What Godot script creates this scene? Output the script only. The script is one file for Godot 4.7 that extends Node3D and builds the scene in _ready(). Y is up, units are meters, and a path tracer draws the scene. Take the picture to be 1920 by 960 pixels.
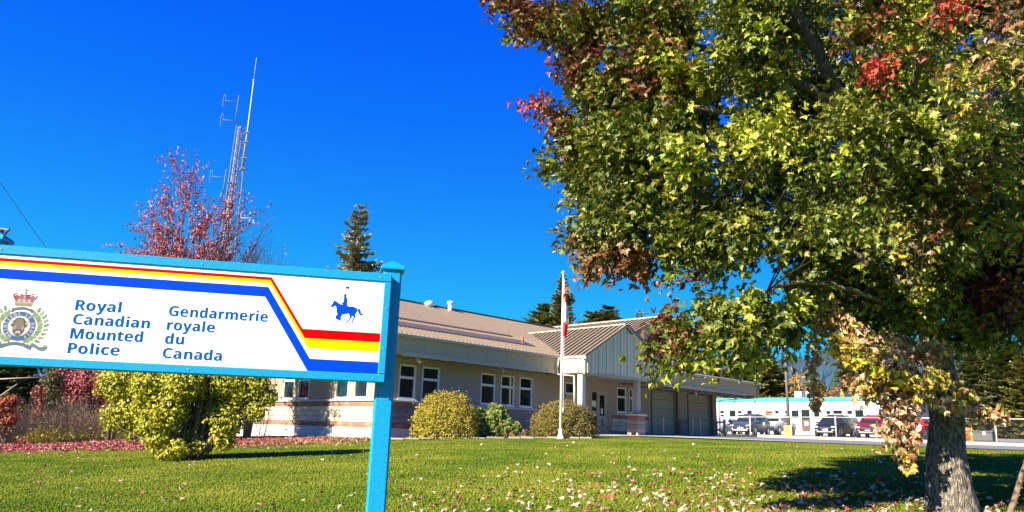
extends Node3D
# A roadside sign on a lawn, a low police building behind it, a maple in autumn colour and a car park beyond.

const HALF := 0.70710678
const EYE := 1.6
var rng := RandomNumberGenerator.new()
var mats := {}
var taken := {}
var hill_noise := FastNoiseLite.new()

func _ready():
	rng.seed = 4711
	hill_noise.seed = 5
	hill_noise.frequency = 1.0
	setup_view()
	setup_ground()
	build_setting()
	build_station()
	build_school()
	build_sign()
	build_maple()
	build_plants()
	build_far_trees()
	build_tower_and_flag()
	build_car_park()
	build_small_things()
	build_grass()

# ---------------------------------------------------------------- camera, sky, sun, exposure
func setup_view():
	var cam := Camera3D.new()
	cam.name = "camera"
	cam.projection = Camera3D.PROJECTION_PERSPECTIVE
	cam.fov = rad_to_deg(2.0 * atan(480.0 / 1387.0))
	cam.near = 0.05
	cam.far = 6000.0
	cam.transform = Transform3D(cam_basis(), Vector3(0, EYE, 0))
	add_child(cam)
	cam.current = true
	var sky_mat := ProceduralSkyMaterial.new()
	sky_mat.sky_top_color = Color(0.0, 0.095, 0.96).linear_to_srgb()
	sky_mat.sky_horizon_color = Color(0.05, 0.92, 1.0).linear_to_srgb()
	sky_mat.sky_curve = 0.13
	sky_mat.ground_bottom_color = Color(0.10, 0.12, 0.05).linear_to_srgb()
	sky_mat.ground_horizon_color = Color(0.25, 0.42, 0.55).linear_to_srgb()
	sky_mat.sun_angle_max = 35.0
	sky_mat.sun_curve = 0.4
	var sky := Sky.new()
	sky.sky_material = sky_mat
	var env := Environment.new()
	env.background_mode = Environment.BG_SKY
	env.sky = sky
	env.background_energy_multiplier = SKY_ENERGY
	env.tonemap_mode = Environment.TONE_MAPPER_LINEAR
	env.tonemap_exposure = EXPOSURE
	env.ssao_enabled = true
	env.ssil_enabled = true
	env.sdfgi_enabled = true
	env.volumetric_fog_enabled = true
	env.volumetric_fog_density = 0.0
	var we := WorldEnvironment.new()
	we.name = "daylight"
	we.environment = env
	add_child(we)
	var sun := DirectionalLight3D.new()
	sun.name = "sun"
	sun.light_energy = 1.6
	sun.light_color = Color(1.0, 0.95, 0.86)
	sun.light_angular_distance = 0.53
	sun.shadow_enabled = true
	add_child(sun)
	var az := deg_to_rad(46.0)
	var el := deg_to_rad(31.5)
	var to_sun := Vector3(-sin(az) * cos(el), sin(el), cos(az) * cos(el))
	sun.look_at_from_position(to_sun * 50.0, Vector3.ZERO, Vector3.UP)

const PLANT := 0.80      # all leaf and grass tints below are given against this base
const SKY_ENERGY := 0.333
const EXPOSURE := 3.0

func cam_basis() -> Basis:
	var up := Vector3(190, 5780, -1387).normalized()
	var fw := Vector3(0, 0, -1)
	var f := (fw - up * fw.dot(up)).normalized()
	var x := f.cross(up)
	return Basis(x, up, -f).transposed()

# a point d metres out along the direction of a place in the photograph (1920 x 960)
func P(u: float, v: float, d: float) -> Vector3:
	var r := cam_basis() * Vector3((u - 960.0) / 1387.0, (480.0 - v) / 1387.0, -1.0)
	return r * (d / -r.z) + Vector3(0, EYE, 0)

func screen(p: Vector3) -> Vector2:
	var c := cam_basis().transposed() * (p - Vector3(0, EYE, 0))
	return Vector2(960.0 + 1387.0 * c.x / -c.z, 480.0 - 1387.0 * c.y / -c.z)

# ---------------------------------------------------------------- ground heights: a thin plate through surveyed spots
var tps_x := PackedVector2Array()
var tps_w := PackedFloat64Array()

func spot(u: float, v: float, d: float):
	var p := P(u, v, d)
	spots.append(p)

var spots: Array[Vector3] = []

func setup_ground():
	spot(1785, 955, 9.0); spot(960, 960, 8.6); spot(100, 960, 9.0); spot(1920, 960, 8.8)
	spot(350, 866, 18.0); spot(700, 846, 22.5); spot(0, 850, 23.0); spot(200, 836, 27.0)
	spot(560, 820, 36.0); spot(700, 823, 30.7); spot(900, 823, 29.6); spot(1050, 819, 29.5)
	spot(1130, 819, 33.0); spot(1350, 830, 39.0); spot(1540, 838, 36.0); spot(1831, 844.5, 31.2)
	spot(1920, 845.5, 29.5); spot(1455, 821.7, 45.0); spot(1831, 833, 38.4); spot(1831, 828, 50.7)
	spot(1395, 819, 63.0); spot(1635, 821, 58.0); spot(1130, 811, 39.0); spot(1250, 813, 46.0)
	spot(1700, 818, 72.0); spot(1350, 812, 80.0); spot(1600, 880, 12.8); spot(1000, 880, 12.6); spot(1400, 852, 20.0); spot(800, 852, 20.0); spot(1900, 870, 14.5); spot(150, 824, 36.0); spot(250, 818, 39.0); spot(30, 832, 34.0)
	spots.append(Vector3(0, 0.0, 0)); spots.append(Vector3(-12, -0.1, 0)); spots.append(Vector3(14, 0.3, 0))
	spots.append(Vector3(-22, 0.1, -38)); spots.append(Vector3(-34, -0.6, -60)); spots.append(Vector3(-14, 1.0, -48))
	spots.append(Vector3(0, 1.7, -62)); spots.append(Vector3(40, 3.0, -100)); spots.append(Vector3(0, 2.2, -120)); spots.append(Vector3(80, 2.6, -50))
	spots.append(Vector3(-60, -1.0, -110)); spots.append(Vector3(0, -0.2, 40)); spots.append(Vector3(60, 1.2, 10)); spots.append(Vector3(-60, -0.6, 10))
	var n := spots.size()
	var m := n + 3
	var a := []
	for i in m:
		var row := PackedFloat64Array()
		row.resize(m + 1)
		a.append(row)
	for i in n:
		for j in n:
			a[i][j] = tps(Vector2(spots[i].x - spots[j].x, spots[i].z - spots[j].z).length())
		a[i][i] += 3.0
		a[i][n] = 1.0; a[i][n + 1] = spots[i].x; a[i][n + 2] = spots[i].z
		a[n][i] = 1.0; a[n + 1][i] = spots[i].x; a[n + 2][i] = spots[i].z
		a[i][m] = spots[i].y
	for c in m:
		var best := c
		for k in range(c, m):
			if absf(a[k][c]) > absf(a[best][c]):
				best = k
		var keep = a[c]; a[c] = a[best]; a[best] = keep
		for k in range(c + 1, m):
			var q: float = a[k][c] / a[c][c]
			if q != 0.0:
				for j in range(c, m + 1):
					a[k][j] -= q * a[c][j]
	tps_w.resize(m)
	for c in range(m - 1, -1, -1):
		var s: float = a[c][m]
		for j in range(c + 1, m):
			s -= a[c][j] * tps_w[j]
		tps_w[c] = s / a[c][c]

func tps(r: float) -> float:
	return 0.0 if r < 1e-6 else r * r * log(r) * 0.01

func G(x: float, z: float) -> float:
	var n := spots.size()
	var h := tps_w[n] + tps_w[n + 1] * x + tps_w[n + 2] * z
	for i in n:
		h += tps_w[i] * tps(Vector2(x - spots[i].x, z - spots[i].z).length())
	var far := smoothstep(85.0, 150.0, Vector2(x, z + 40.0).length())
	return lerpf(clampf(h, -3.0, 5.0), 1.5, far)

func on_ground(p: Vector3, up := 0.0) -> Vector3:
	return Vector3(p.x, G(p.x, p.z) + up, p.z)

# ---------------------------------------------------------------- small mesh kit
func ST(smooth := false) -> SurfaceTool:
	var st := SurfaceTool.new()
	st.begin(Mesh.PRIMITIVE_TRIANGLES)
	st.set_smooth_group(0 if smooth else -1)
	return st

func tri(st: SurfaceTool, a: Vector3, b: Vector3, c: Vector3):   # a, b, c counter-clockwise seen from outside
	st.add_vertex(a); st.add_vertex(c); st.add_vertex(b)

func quad(st: SurfaceTool, a: Vector3, b: Vector3, c: Vector3, d: Vector3):
	tri(st, a, b, c); tri(st, a, c, d)

func box(st: SurfaceTool, xf: Transform3D, s: Vector3, ch := 0.0):
	st.set_smooth_group(-1)
	var h := s * 0.5
	if ch <= 0.0:
		var p := []
		for k in 8:
			p.append(xf * Vector3(h.x if k & 1 else -h.x, h.y if k & 2 else -h.y, h.z if k & 4 else -h.z))
		quad(st, p[4], p[5], p[7], p[6]); quad(st, p[1], p[0], p[2], p[3])
		quad(st, p[5], p[1], p[3], p[7]); quad(st, p[0], p[4], p[6], p[2])
		quad(st, p[6], p[7], p[3], p[2]); quad(st, p[0], p[1], p[5], p[4])
		return
	var c := minf(ch, minf(h.x, minf(h.y, h.z)) * 0.9)
	for ax in 3:
		var b := (ax + 1) % 3
		var d := (ax + 2) % 3
		for sg in [-1.0, 1.0]:
			var q := []
			for k in [[-1, -1], [1, -1], [1, 1], [-1, 1]]:
				var w := Vector3.ZERO
				w[ax] = sg * h[ax]; w[b] = k[0] * (h[b] - c); w[d] = k[1] * (h[d] - c)
				q.append(xf * w)
			if sg > 0: quad(st, q[0], q[1], q[2], q[3])
			else: quad(st, q[3], q[2], q[1], q[0])
		for s1 in [-1.0, 1.0]:
			for s2 in [-1.0, 1.0]:
				var e := []
				for k in [-1.0, 1.0]:
					var w1 := Vector3.ZERO
					w1[ax] = k * (h[ax] - c); w1[b] = s1 * h[b]; w1[d] = s2 * (h[d] - c)
					var w2 := Vector3.ZERO
					w2[ax] = k * (h[ax] - c); w2[b] = s1 * (h[b] - c); w2[d] = s2 * h[d]
					e.append(xf * w1); e.append(xf * w2)
				if s1 * s2 > 0: quad(st, e[0], e[2], e[3], e[1])
				else: quad(st, e[1], e[3], e[2], e[0])
	for sx in [-1.0, 1.0]:
		for sy in [-1.0, 1.0]:
			for sz in [-1.0, 1.0]:
				var g := Vector3(sx, sy, sz)
				var v1 := xf * (g * Vector3(h.x, h.y - c, h.z - c))
				var v2 := xf * (g * Vector3(h.x - c, h.y, h.z - c))
				var v3 := xf * (g * Vector3(h.x - c, h.y - c, h.z))
				if sx * sy * sz > 0: tri(st, v1, v2, v3)
				else: tri(st, v1, v3, v2)

# a box from one corner to the other
func bx(st: SurfaceTool, a: Vector3, b: Vector3, ch := 0.0):
	box(st, Transform3D(Basis(), (a + b) * 0.5), (b - a).abs(), ch)

func bar(st: SurfaceTool, a: Vector3, b: Vector3, w: float, h: float, up := Vector3.UP):
	var z := (b - a).normalized()
	var u := up if absf(z.dot(up)) < 0.98 else Vector3.RIGHT
	var x := u.cross(z).normalized()
	box(st, Transform3D(Basis(x, z.cross(x), z), (a + b) * 0.5), Vector3(w, h, a.distance_to(b)))

func tube(st: SurfaceTool, pts: Array, rad: Array, sides := 6, wob := 0.0):
	st.set_smooth_group(0 if sides > 4 else -1)
	var x := Vector3.ZERO
	var prev := []
	for i in pts.size():
		var t: Vector3 = (pts[mini(i + 1, pts.size() - 1)] - pts[maxi(i - 1, 0)])
		t = t.normalized() if t.length() > 1e-9 else Vector3.UP
		if i == 0:
			x = t.cross(Vector3(0.31, 0.17, 0.93)).normalized()
		x = (x - t * x.dot(t)).normalized()
		var y := t.cross(x)
		var ring := []
		for k in sides:
			var an := TAU * k / sides
			var rr: float = rad[i]
			if wob > 0.0:
				rr *= 1.0 + wob * hill_noise.get_noise_3d(cos(an) * 3.0, sin(an) * 3.0, pts[i].y * 1.7) + wob * 0.5 * (1.0 if k % 2 else -1.0) * (0.6 + 0.4 * hill_noise.get_noise_2d(k * 3.3, pts[i].y * 4.0))
			ring.append(pts[i] + (x * cos(an) + y * sin(an)) * rr)
		if i > 0:
			for k in sides:
				var k2 := (k + 1) % sides
				quad(st, prev[k], prev[k2], ring[k2], ring[k])
		prev = ring
		if i == 0 or i == pts.size() - 1:
			if rad[i] > 0.004:
				for k in range(1, sides - 1):
					if i == 0: tri(st, ring[0], ring[k + 1], ring[k])
					else: tri(st, ring[0], ring[k], ring[k + 1])

func lathe(st: SurfaceTool, prof: Array, sides: int, xf := Transform3D()):   # profile points: radius, height
	st.set_smooth_group(-1)
	for i in prof.size() - 1:
		for k in sides:
			var a1 := TAU * k / sides
			var a2 := TAU * (k + 1) / sides
			var p: Vector2 = prof[i]
			var q: Vector2 = prof[i + 1]
			quad(st, xf * Vector3(p.x * sin(a1), p.y, p.x * cos(a1)), xf * Vector3(p.x * sin(a2), p.y, p.x * cos(a2)), xf * Vector3(q.x * sin(a2), q.y, q.x * cos(a2)), xf * Vector3(q.x * sin(a1), q.y, q.x * cos(a1)))

func prism(st: SurfaceTool, poly: PackedVector2Array, z0: float, z1: float, xf := Transform3D()):
	st.set_smooth_group(-1)
	var pg := poly
	if Geometry2D.is_polygon_clockwise(pg):
		pg.reverse()
	var ix := Geometry2D.triangulate_polygon(pg)
	for k in range(0, ix.size(), 3):
		var a := pg[ix[k]]; var b := pg[ix[k + 1]]; var c := pg[ix[k + 2]]
		if (b - a).cross(c - a) < 0:
			var w := b; b = c; c = w
		tri(st, xf * Vector3(a.x, a.y, z1), xf * Vector3(b.x, b.y, z1), xf * Vector3(c.x, c.y, z1))
		tri(st, xf * Vector3(a.x, a.y, z0), xf * Vector3(c.x, c.y, z0), xf * Vector3(b.x, b.y, z0))
	for k in pg.size():
		var a := pg[k]
		var b := pg[(k + 1) % pg.size()]
		quad(st, xf * Vector3(a.x, a.y, z0), xf * Vector3(b.x, b.y, z0), xf * Vector3(b.x, b.y, z1), xf * Vector3(a.x, a.y, z1))

func ellipse(c: Vector2, rx: float, ry: float, n := 20) -> PackedVector2Array:
	var o := PackedVector2Array()
	for k in n:
		o.append(c + Vector2(cos(TAU * k / n) * rx, sin(TAU * k / n) * ry))
	return o

func ball(st: SurfaceTool, c: Vector3, r: Vector3, sides := 8, rings := 5):
	st.set_smooth_group(0)
	for i in rings:
		for k in sides:
			var q := []
			for w in [[i, k], [i, k + 1], [i + 1, k + 1], [i + 1, k]]:
				var th: float = PI * w[0] / rings
				var ph: float = TAU * w[1] / sides
				q.append(c + Vector3(sin(th) * sin(ph), cos(th), sin(th) * cos(ph)) * r)
			if i > 0: tri(st, q[0], q[2], q[1])
			if i < rings - 1: tri(st, q[0], q[3], q[2])

# ---------------------------------------------------------------- nodes
func numbered(called: String) -> String:
	var n: int = taken.get(called, 0)
	taken[called] = n + 1
	return called if n == 0 else "%s_%03d" % [called, n]

func obj(called: String, st: SurfaceTool, m: Material, parent: Node) -> MeshInstance3D:
	st.generate_normals()
	return inst(called, st.commit(), m, parent)

func inst(called: String, me: Mesh, m: Material, parent: Node) -> MeshInstance3D:
	var o := MeshInstance3D.new()
	o.name = numbered(called) if parent == self else called
	o.mesh = me
	o.material_override = m
	parent.add_child(o, true)
	return o

func tag(o: Node, label: String, category: String, group := ""):
	o.set_meta("label", label)
	o.set_meta("category", category)
	if group != "":
		o.set_meta("group", group)

func thing(called: String, label: String, category: String, at := Vector3.ZERO, turn := 0.0, group := "") -> Node3D:
	var o := Node3D.new()
	o.name = numbered(called)
	add_child(o, true)
	o.position = at
	o.rotation.y = turn
	tag(o, label, category, group)
	return o

func struct(called: String, st: SurfaceTool, m: Material) -> MeshInstance3D:
	var o := obj(called, st, m, self)
	o.set_meta("kind", "structure")
	o.set_meta("label", called.replace("_", " ") + " of the place")
	return o

func scatter(called: String, me: Mesh, m: Material, xf: Array, tint: Array, parent: Node, kind := "stuff") -> MultiMeshInstance3D:
	var mm := MultiMesh.new()
	mm.transform_format = MultiMesh.TRANSFORM_3D
	mm.use_colors = true
	mm.mesh = me
	mm.instance_count = xf.size()
	for i in xf.size():
		mm.set_instance_transform(i, xf[i])
		mm.set_instance_color(i, tint[i])
	var o := MultiMeshInstance3D.new()
	o.name = numbered(called) if parent == self else called
	o.multimesh = mm
	o.material_override = m
	parent.add_child(o, true)
	if kind != "":
		o.set_meta("kind", kind)
	return o

# ---------------------------------------------------------------- materials; colours are linear
func mat(r: float, g: float, b: float, rough := 0.7, metal := 0.0, spec := 0.5) -> StandardMaterial3D:
	var key := "%s %s %s %s %s %s" % [r, g, b, rough, metal, spec]
	if mats.has(key):
		return mats[key]
	var m := StandardMaterial3D.new()
	m.albedo_color = Color(r, g, b).linear_to_srgb()
	m.roughness = rough
	m.metallic = metal
	m.metallic_specular = spec
	mats[key] = m
	return m

func noise_tex(c: Array, stops: Array, freq: float, oct := 4, sd := 1, kind := FastNoiseLite.TYPE_SIMPLEX_SMOOTH, size := 512) -> NoiseTexture2D:
	var n := FastNoiseLite.new()
	n.noise_type = kind
	n.frequency = freq
	n.fractal_octaves = oct
	n.seed = sd
	var t := NoiseTexture2D.new()
	t.width = size
	t.height = size
	t.seamless = true
	t.noise = n
	var g := Gradient.new()
	g.offsets = PackedFloat32Array(stops)
	var cs := PackedColorArray()
	for q in c:
		cs.append((q as Color).linear_to_srgb())
	g.colors = cs
	t.color_ramp = g
	return t

func grey_tex(freq: float, oct := 4, sd := 3, kind := FastNoiseLite.TYPE_SIMPLEX_SMOOTH) -> NoiseTexture2D:
	return noise_tex([Color(0, 0, 0), Color(1, 1, 1)], [0.15, 0.85], freq, oct, sd, kind)

# mottled surface: colours a..b, one tile of noise every `span` metres, relief in cm
func nmat(a: Color, b: Color, span: float, rough := 0.85, relief := 0.0, freq := 0.02, sd := 1, spec := 0.4) -> StandardMaterial3D:
	var m := StandardMaterial3D.new()
	m.albedo_texture = noise_tex([a, b], [0.25, 0.75], freq, 5, sd)
	m.uv1_triplanar = true
	m.uv1_world_triplanar = true
	m.uv1_scale = Vector3.ONE / span
	m.roughness = rough
	m.metallic_specular = spec
	if relief > 0.0:
		m.heightmap_enabled = true
		m.heightmap_scale = relief
		m.heightmap_texture = grey_tex(freq * 2.0, 5, sd + 7)
	return m

func leaf_mat(rough := 0.5, back := 0.5, spec := 0.5) -> StandardMaterial3D:
	var m := StandardMaterial3D.new()
	m.albedo_color = Color(PLANT, PLANT, PLANT).linear_to_srgb()
	m.vertex_color_use_as_albedo = true
	m.roughness = rough
	m.metallic_specular = spec
	m.backlight_enabled = back > 0.0
	m.backlight = Color(back, back, back * 0.8)
	return m

func glass() -> StandardMaterial3D:
	if mats.has("glass"):
		return mats["glass"]
	var m := StandardMaterial3D.new()
	m.albedo_color = Color(0.012, 0.02, 0.025).linear_to_srgb()
	m.roughness = 0.06
	m.metallic_specular = 0.6
	mats["glass"] = m
	return m

func rnd(a: float, b: float) -> float:
	return rng.randf_range(a, b)

func rdir() -> Vector3:
	var z := rnd(-1, 1)
	var t := rnd(0, TAU)
	return Vector3(sqrt(1 - z * z) * cos(t), z, sqrt(1 - z * z) * sin(t))

func mixc(a: Color, b: Color, t: float) -> Color:
	return a.lerp(b, t)

func vary(c: Color, k: float) -> Color:
	var s := rnd(1.0 - k, 1.0 + k)
	return Color(c.r * s * rnd(0.92, 1.08), c.g * s * rnd(0.95, 1.05), c.b * s)

# leaf shapes lie in the xz plane with the tip towards +z
func maple_leaf(curl := 1.0, skew := 0.0) -> ArrayMesh:
	var st := ST()
	var half := [Vector2(0, -0.42), Vector2(0.16, -0.44), Vector2(0.42, -0.46), Vector2(0.36, -0.26), Vector2(0.78, -0.12), Vector2(0.62, 0.02), Vector2(0.86, 0.34), Vector2(0.5, 0.26), Vector2(0.26, 0.22), Vector2(0.34, 0.58), Vector2(0.18, 0.56), Vector2(0, 1.0)]
	for s in [-1.0, 1.0]:
		var mid := Vector3(0, 0, -0.15)
		for k in half.size() - 1:
			var p: Vector2 = half[k]
			var q: Vector2 = half[k + 1]
			var a := Vector3(p.x * s * (1.0 - 0.25 * (curl - 1.0)) + skew * p.y, curl * (0.20 * p.x + 0.10 * sin(p.y * 3.0)) - (curl - 1.0) * 0.22 * p.y * p.y, p.y)
			var b := Vector3(q.x * s * (1.0 - 0.25 * (curl - 1.0)) + skew * q.y, curl * (0.20 * q.x + 0.10 * sin(q.y * 3.0)) - (curl - 1.0) * 0.22 * q.y * q.y, q.y)
			if s > 0: tri(st, mid, b, a)
			else: tri(st, mid, a, b)
	var stem := [Vector3(0.02, 0, -0.42), Vector3(-0.02, 0, -0.42), Vector3(0, 0.1, -0.95)]
	tri(st, stem[0], stem[1], stem[2])
	st.generate_normals()
	return st.commit()

func small_leaf(wide := 0.42) -> ArrayMesh:
	var st := ST()
	for s in [-1.0, 1.0]:
		var a := Vector3(0, 0, -0.9)
		var b := Vector3(wide * s, 0.16, -0.25)
		var c := Vector3(wide * 0.75 * s, 0.14, 0.35)
		var d := Vector3(0, -0.05, 1.0)
		for t in [[a, b, c], [a, c, d]]:
			if s > 0: tri(st, t[0], t[2], t[1])
			else: tri(st, t[0], t[1], t[2])
	st.generate_normals()
	return st.commit()

# a leaf that faces along n with its tip towards t
func leaf_xf(p: Vector3, n: Vector3, t: Vector3, s: float) -> Transform3D:
	var y := n.normalized()
	var z := t - y * t.dot(y)
	z = z.normalized() if z.length() > 0.01 else y.cross(Vector3(0.3, 0.5, 0.8)).normalized()
	return Transform3D(Basis(y.cross(z), y, z) * s, p)

# ---------------------------------------------------------------- the setting
# building axes: along the front (a, to the north-east), out of the front (n), from the near corner
var corner := Vector3(-5.26, 0, -31.0)
const FLOOR := 1.75

func B(x: float, y: float, z: float) -> Vector3:
	return corner + Vector3((x + z) * HALF, FLOOR + y, (z - x) * HALF)

func to_b(p: Vector3) -> Vector2:
	var q := p - corner
	return Vector2((q.x - q.z) * HALF, (q.x + q.z) * HALF)

# a sheet that follows the ground between four corners in building axes
func sheet(st: SurfaceTool, x0: float, x1: float, z0: float, z1: float, up: float, step := 1.0):
	patch(st, Vector2(x0, z0), Vector2(x1, z0), Vector2(x1, z1), Vector2(x0, z1), up, step)

func patch(st: SurfaceTool, a: Vector2, b: Vector2, c: Vector2, d: Vector2, up: float, step := 1.0):
	st.set_smooth_group(0)
	var nu := maxi(1, int(ceil(maxf(a.distance_to(b), d.distance_to(c)) / step)))
	var nv := maxi(1, int(ceil(maxf(a.distance_to(d), b.distance_to(c)) / step)))
	var g := []
	for i in nu + 1:
		var col := []
		for j in nv + 1:
			var q := a.lerp(b, float(i) / nu).lerp(d.lerp(c, float(i) / nu), float(j) / nv)
			var w := B(q.x, 0, q.y)
			col.append(on_ground(w, up))
		g.append(col)
	for i in nu:
		for j in nv:
			quad(st, g[i][j + 1], g[i + 1][j + 1], g[i + 1][j], g[i][j])

func build_setting():
	# one ground sheet to the horizon, fine near the camera
	var st := ST(true)
	var lines := []
	for axis in 2:
		var l := []
		var lo := -2600.0
		var hi := 2600.0
		var a0 := -46.0 if axis == 0 else -96.0
		var a1 := 76.0 if axis == 0 else 16.0
		for k in [0.0, 0.35, 0.62, 0.82, 0.92, 0.965, 0.985]:
			l.append(lerpf(lo, a0, k))
		var x := a0
		while x <= a1:
			l.append(x); x += 1.0
		for k in [0.015, 0.035, 0.08, 0.18, 0.38, 0.65, 1.0]:
			l.append(lerpf(a1, hi, k))
		lines.append(l)
	var grid := []
	for x in lines[0]:
		var col := PackedVector3Array()
		for z in lines[1]:
			col.append(Vector3(x, G(x, z), z))
		grid.append(col)
	for i in lines[0].size() - 1:
		for j in lines[1].size() - 1:
			quad(st, grid[i][j + 1], grid[i + 1][j + 1], grid[i + 1][j], grid[i][j])
	var lawn_m := nmat(Color(0.067, 0.113, 0.009), Color(0.133, 0.167, 0.019), 6.0, 0.9, 2.0, 0.03, 21, 0.2)
	struct("lawn", st, lawn_m)
	lawn = get_node("lawn")
	# concrete in front of the doors and the apron towards the drive
	st = ST(true)
	sheet(st, 9.7, 17.8, -0.2, 4.3, 0.05)
	patch(st, Vector2(13.0, 4.3), Vector2(17.8, 4.3), Vector2(17.8, 11.0), Vector2(17.5, 11.0), 0.05)
	struct("concrete_path", st, nmat(Color(0.330, 0.315, 0.285), Color(0.435, 0.420, 0.383), 2.5, 0.85, 0.4, 0.03, 31))
	st = ST(true)
	sheet(st, 17.8, 25.8, -0.2, 70.0, 0.03)
	struct("driveway", st, nmat(Color(0.133, 0.130, 0.127), Color(0.200, 0.193, 0.187), 3.0, 0.9, 0.5, 0.05, 41))
	# kerb beyond the drive and the path kerb along the lawn
	st = ST()
	var z := 3.5
	while z < 66.0:
		var p := on_ground(B(25.95, 0, z)); var q := on_ground(B(25.95, 0, z + 1.98))
		bar(st, p + Vector3(0, 0.06, 0), q + Vector3(0, 0.06, 0), 0.3, 0.22)
		z += 2.0
	struct("kerb", st, nmat(Color(0.375, 0.360, 0.300), Color(0.480, 0.458, 0.390), 2.0, 0.85, 0.3, 0.03, 33))
	st = ST(true)
	sheet(st, 26.1, 39.4, 0.0, 70.0, 0.02)
	struct("gravel_verge", st, nmat(Color(0.133, 0.127, 0.073), Color(0.280, 0.247, 0.180), 4.0, 0.95, 1.2, 0.035, 43))
	st = ST(true)
	sheet(st, 39.4, 78.0, -40.0, 70.0, 0.03, 2.0)
	struct("parking_lot", st, nmat(Color(0.167, 0.160, 0.153), Color(0.267, 0.257, 0.240), 5.0, 0.92, 0.6, 0.03, 47))
	# brown leaf mould and soil under the shrubs along the front
	st = ST(true)
	sheet(st, 0.2, 9.6, 0.05, 3.0, 0.03, 0.8)
	struct("planting_bed", st, nmat(Color(0.06, 0.04, 0.025), Color(0.16, 0.11, 0.07), 1.5, 0.95, 2.0, 0.05, 51))
	# blue air over the valley
	var hz := FogVolume.new()
	hz.name = "haze"
	hz.size = Vector3(4400, 62, 1180)
	hz.position = Vector3(0, 30, -1050)
	var fm := FogMaterial.new()
	fm.density = 0.0013
	fm.albedo = Color(0.42, 0.64, 1.0)
	hz.material = fm
	hz.set_meta("kind", "stuff")
	hz.set_meta("label", "thin blue haze in the valley before the hills")
	add_child(hz)
	# wooded hills far off, seen past the building
	hill("hill", [[-2100, 70], [-900, 60], [-300, 66], [150, 75], [380, 118], [560, 142], [760, 150], [1200, 120], [2200, 60]], -980.0, 420.0, 61)
	hill("hill", [[-1500, 12], [-600, 10], [60, 14], [180, 34], [320, 44], [520, 40], [900, 26], [1500, 10]], -470.0, 150.0, 67)

var lawn: Node3D

func hill(called: String, prof: Array, z0: float, deep: float, sd: int):
	var st := ST(true)
	var n := 90
	var m := 12
	var g := []
	for i in n + 1:
		var x := lerpf(prof[0][0], prof[-1][0], float(i) / n)
		var h := 0.0
		for k in prof.size() - 1:
			if x >= prof[k][0] and x <= prof[k + 1][0]:
				h = lerpf(prof[k][1], prof[k + 1][1], smoothstep(0, 1, (x - prof[k][0]) / float(prof[k + 1][0] - prof[k][0])))
		h *= 1.0 + 0.16 * hill_noise.get_noise_2d(x * 0.008, sd)
		var col := []
		for j in m + 1:
			var t := float(j) / m
			var hh := h * (smoothstep(0, 0.7, t) if t < 0.7 else 1.0 - 0.4 * (t - 0.7))
			col.append(Vector3(x, 1.0 + hh + 4.0 * hill_noise.get_noise_2d(x * 0.02, t * 4.0 + sd) * minf(t * 3, 1.0), z0 - deep * (t - 0.5)))
		g.append(col)
	for i in n:
		for j in m:
			quad(st, g[i][j], g[i + 1][j], g[i + 1][j + 1], g[i][j + 1])
	var ht := struct(called, st, nmat(Color(0.013, 0.030, 0.017), Color(0.040, 0.060, 0.030), 60.0, 0.95, 0.0, 0.05, sd))
	# trees that cover it: nobody could count them
	var tree := far_tree()
	var xs := []
	var cs := []
	for k in (5200 if z0 < -600 else 2600):
		var i := rng.randi_range(0, n - 1)
		var j := rng.randi_range(0, m - 3)
		var p: Vector3 = (g[i][j] as Vector3).lerp(g[i + 1][j + 1], rng.randf())
		if absf(p.x + p.z * 0.12) > -p.z * 0.95: continue
		var s := rnd(8, 17)
		xs.append(Transform3D(Basis(Vector3.UP, rnd(0, TAU)).scaled(Vector3(s * rnd(0.8, 1.3), s, s * rnd(0.8, 1.3))), p - Vector3(0, 1.0, 0)))
		var t := float(j) / m + hill_noise.get_noise_2d(p.x * 0.01, p.z * 0.01) * 0.15
		var gold := absf(t - (0.22 if z0 < -600 else 0.5)) < 0.07 or rng.randf() < (0.05 if z0 < -600 else 0.22)
		cs.append(vary(Color(0.42, 0.24, 0.06), 0.3) if gold else vary(Color(0.035, 0.075, 0.035), 0.35))
	var o := scatter("forest", tree, leaf_mat(0.9, 0.0, 0.1), xs, cs, self)
	o.set_meta("label", "forest of conifers and golden larches on the %s hillside" % ("far" if z0 < -600 else "lower"))

func far_tree() -> ArrayMesh:
	var st := ST()
	for k in 4:
		var y0 := 0.08 + k * 0.2
		var r0 := 0.24 - k * 0.05
		var y1 := minf(y0 + 0.36, 1.0)
		for i in 7:
			var a0 := TAU * i / 7 + k
			var a1 := TAU * (i + 1) / 7 + k
			var r := r0 * (1.0 if i % 2 else 0.75)
			var r2 := r0 * (0.75 if i % 2 else 1.0)
			tri(st, Vector3(sin(a0) * r, y0, cos(a0) * r), Vector3(sin(a1) * r2, y0, cos(a1) * r2), Vector3(0, y1, 0))
	st.generate_normals()
	return st.commit()

# ---------------------------------------------------------------- the police building
var station: Node3D

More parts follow.
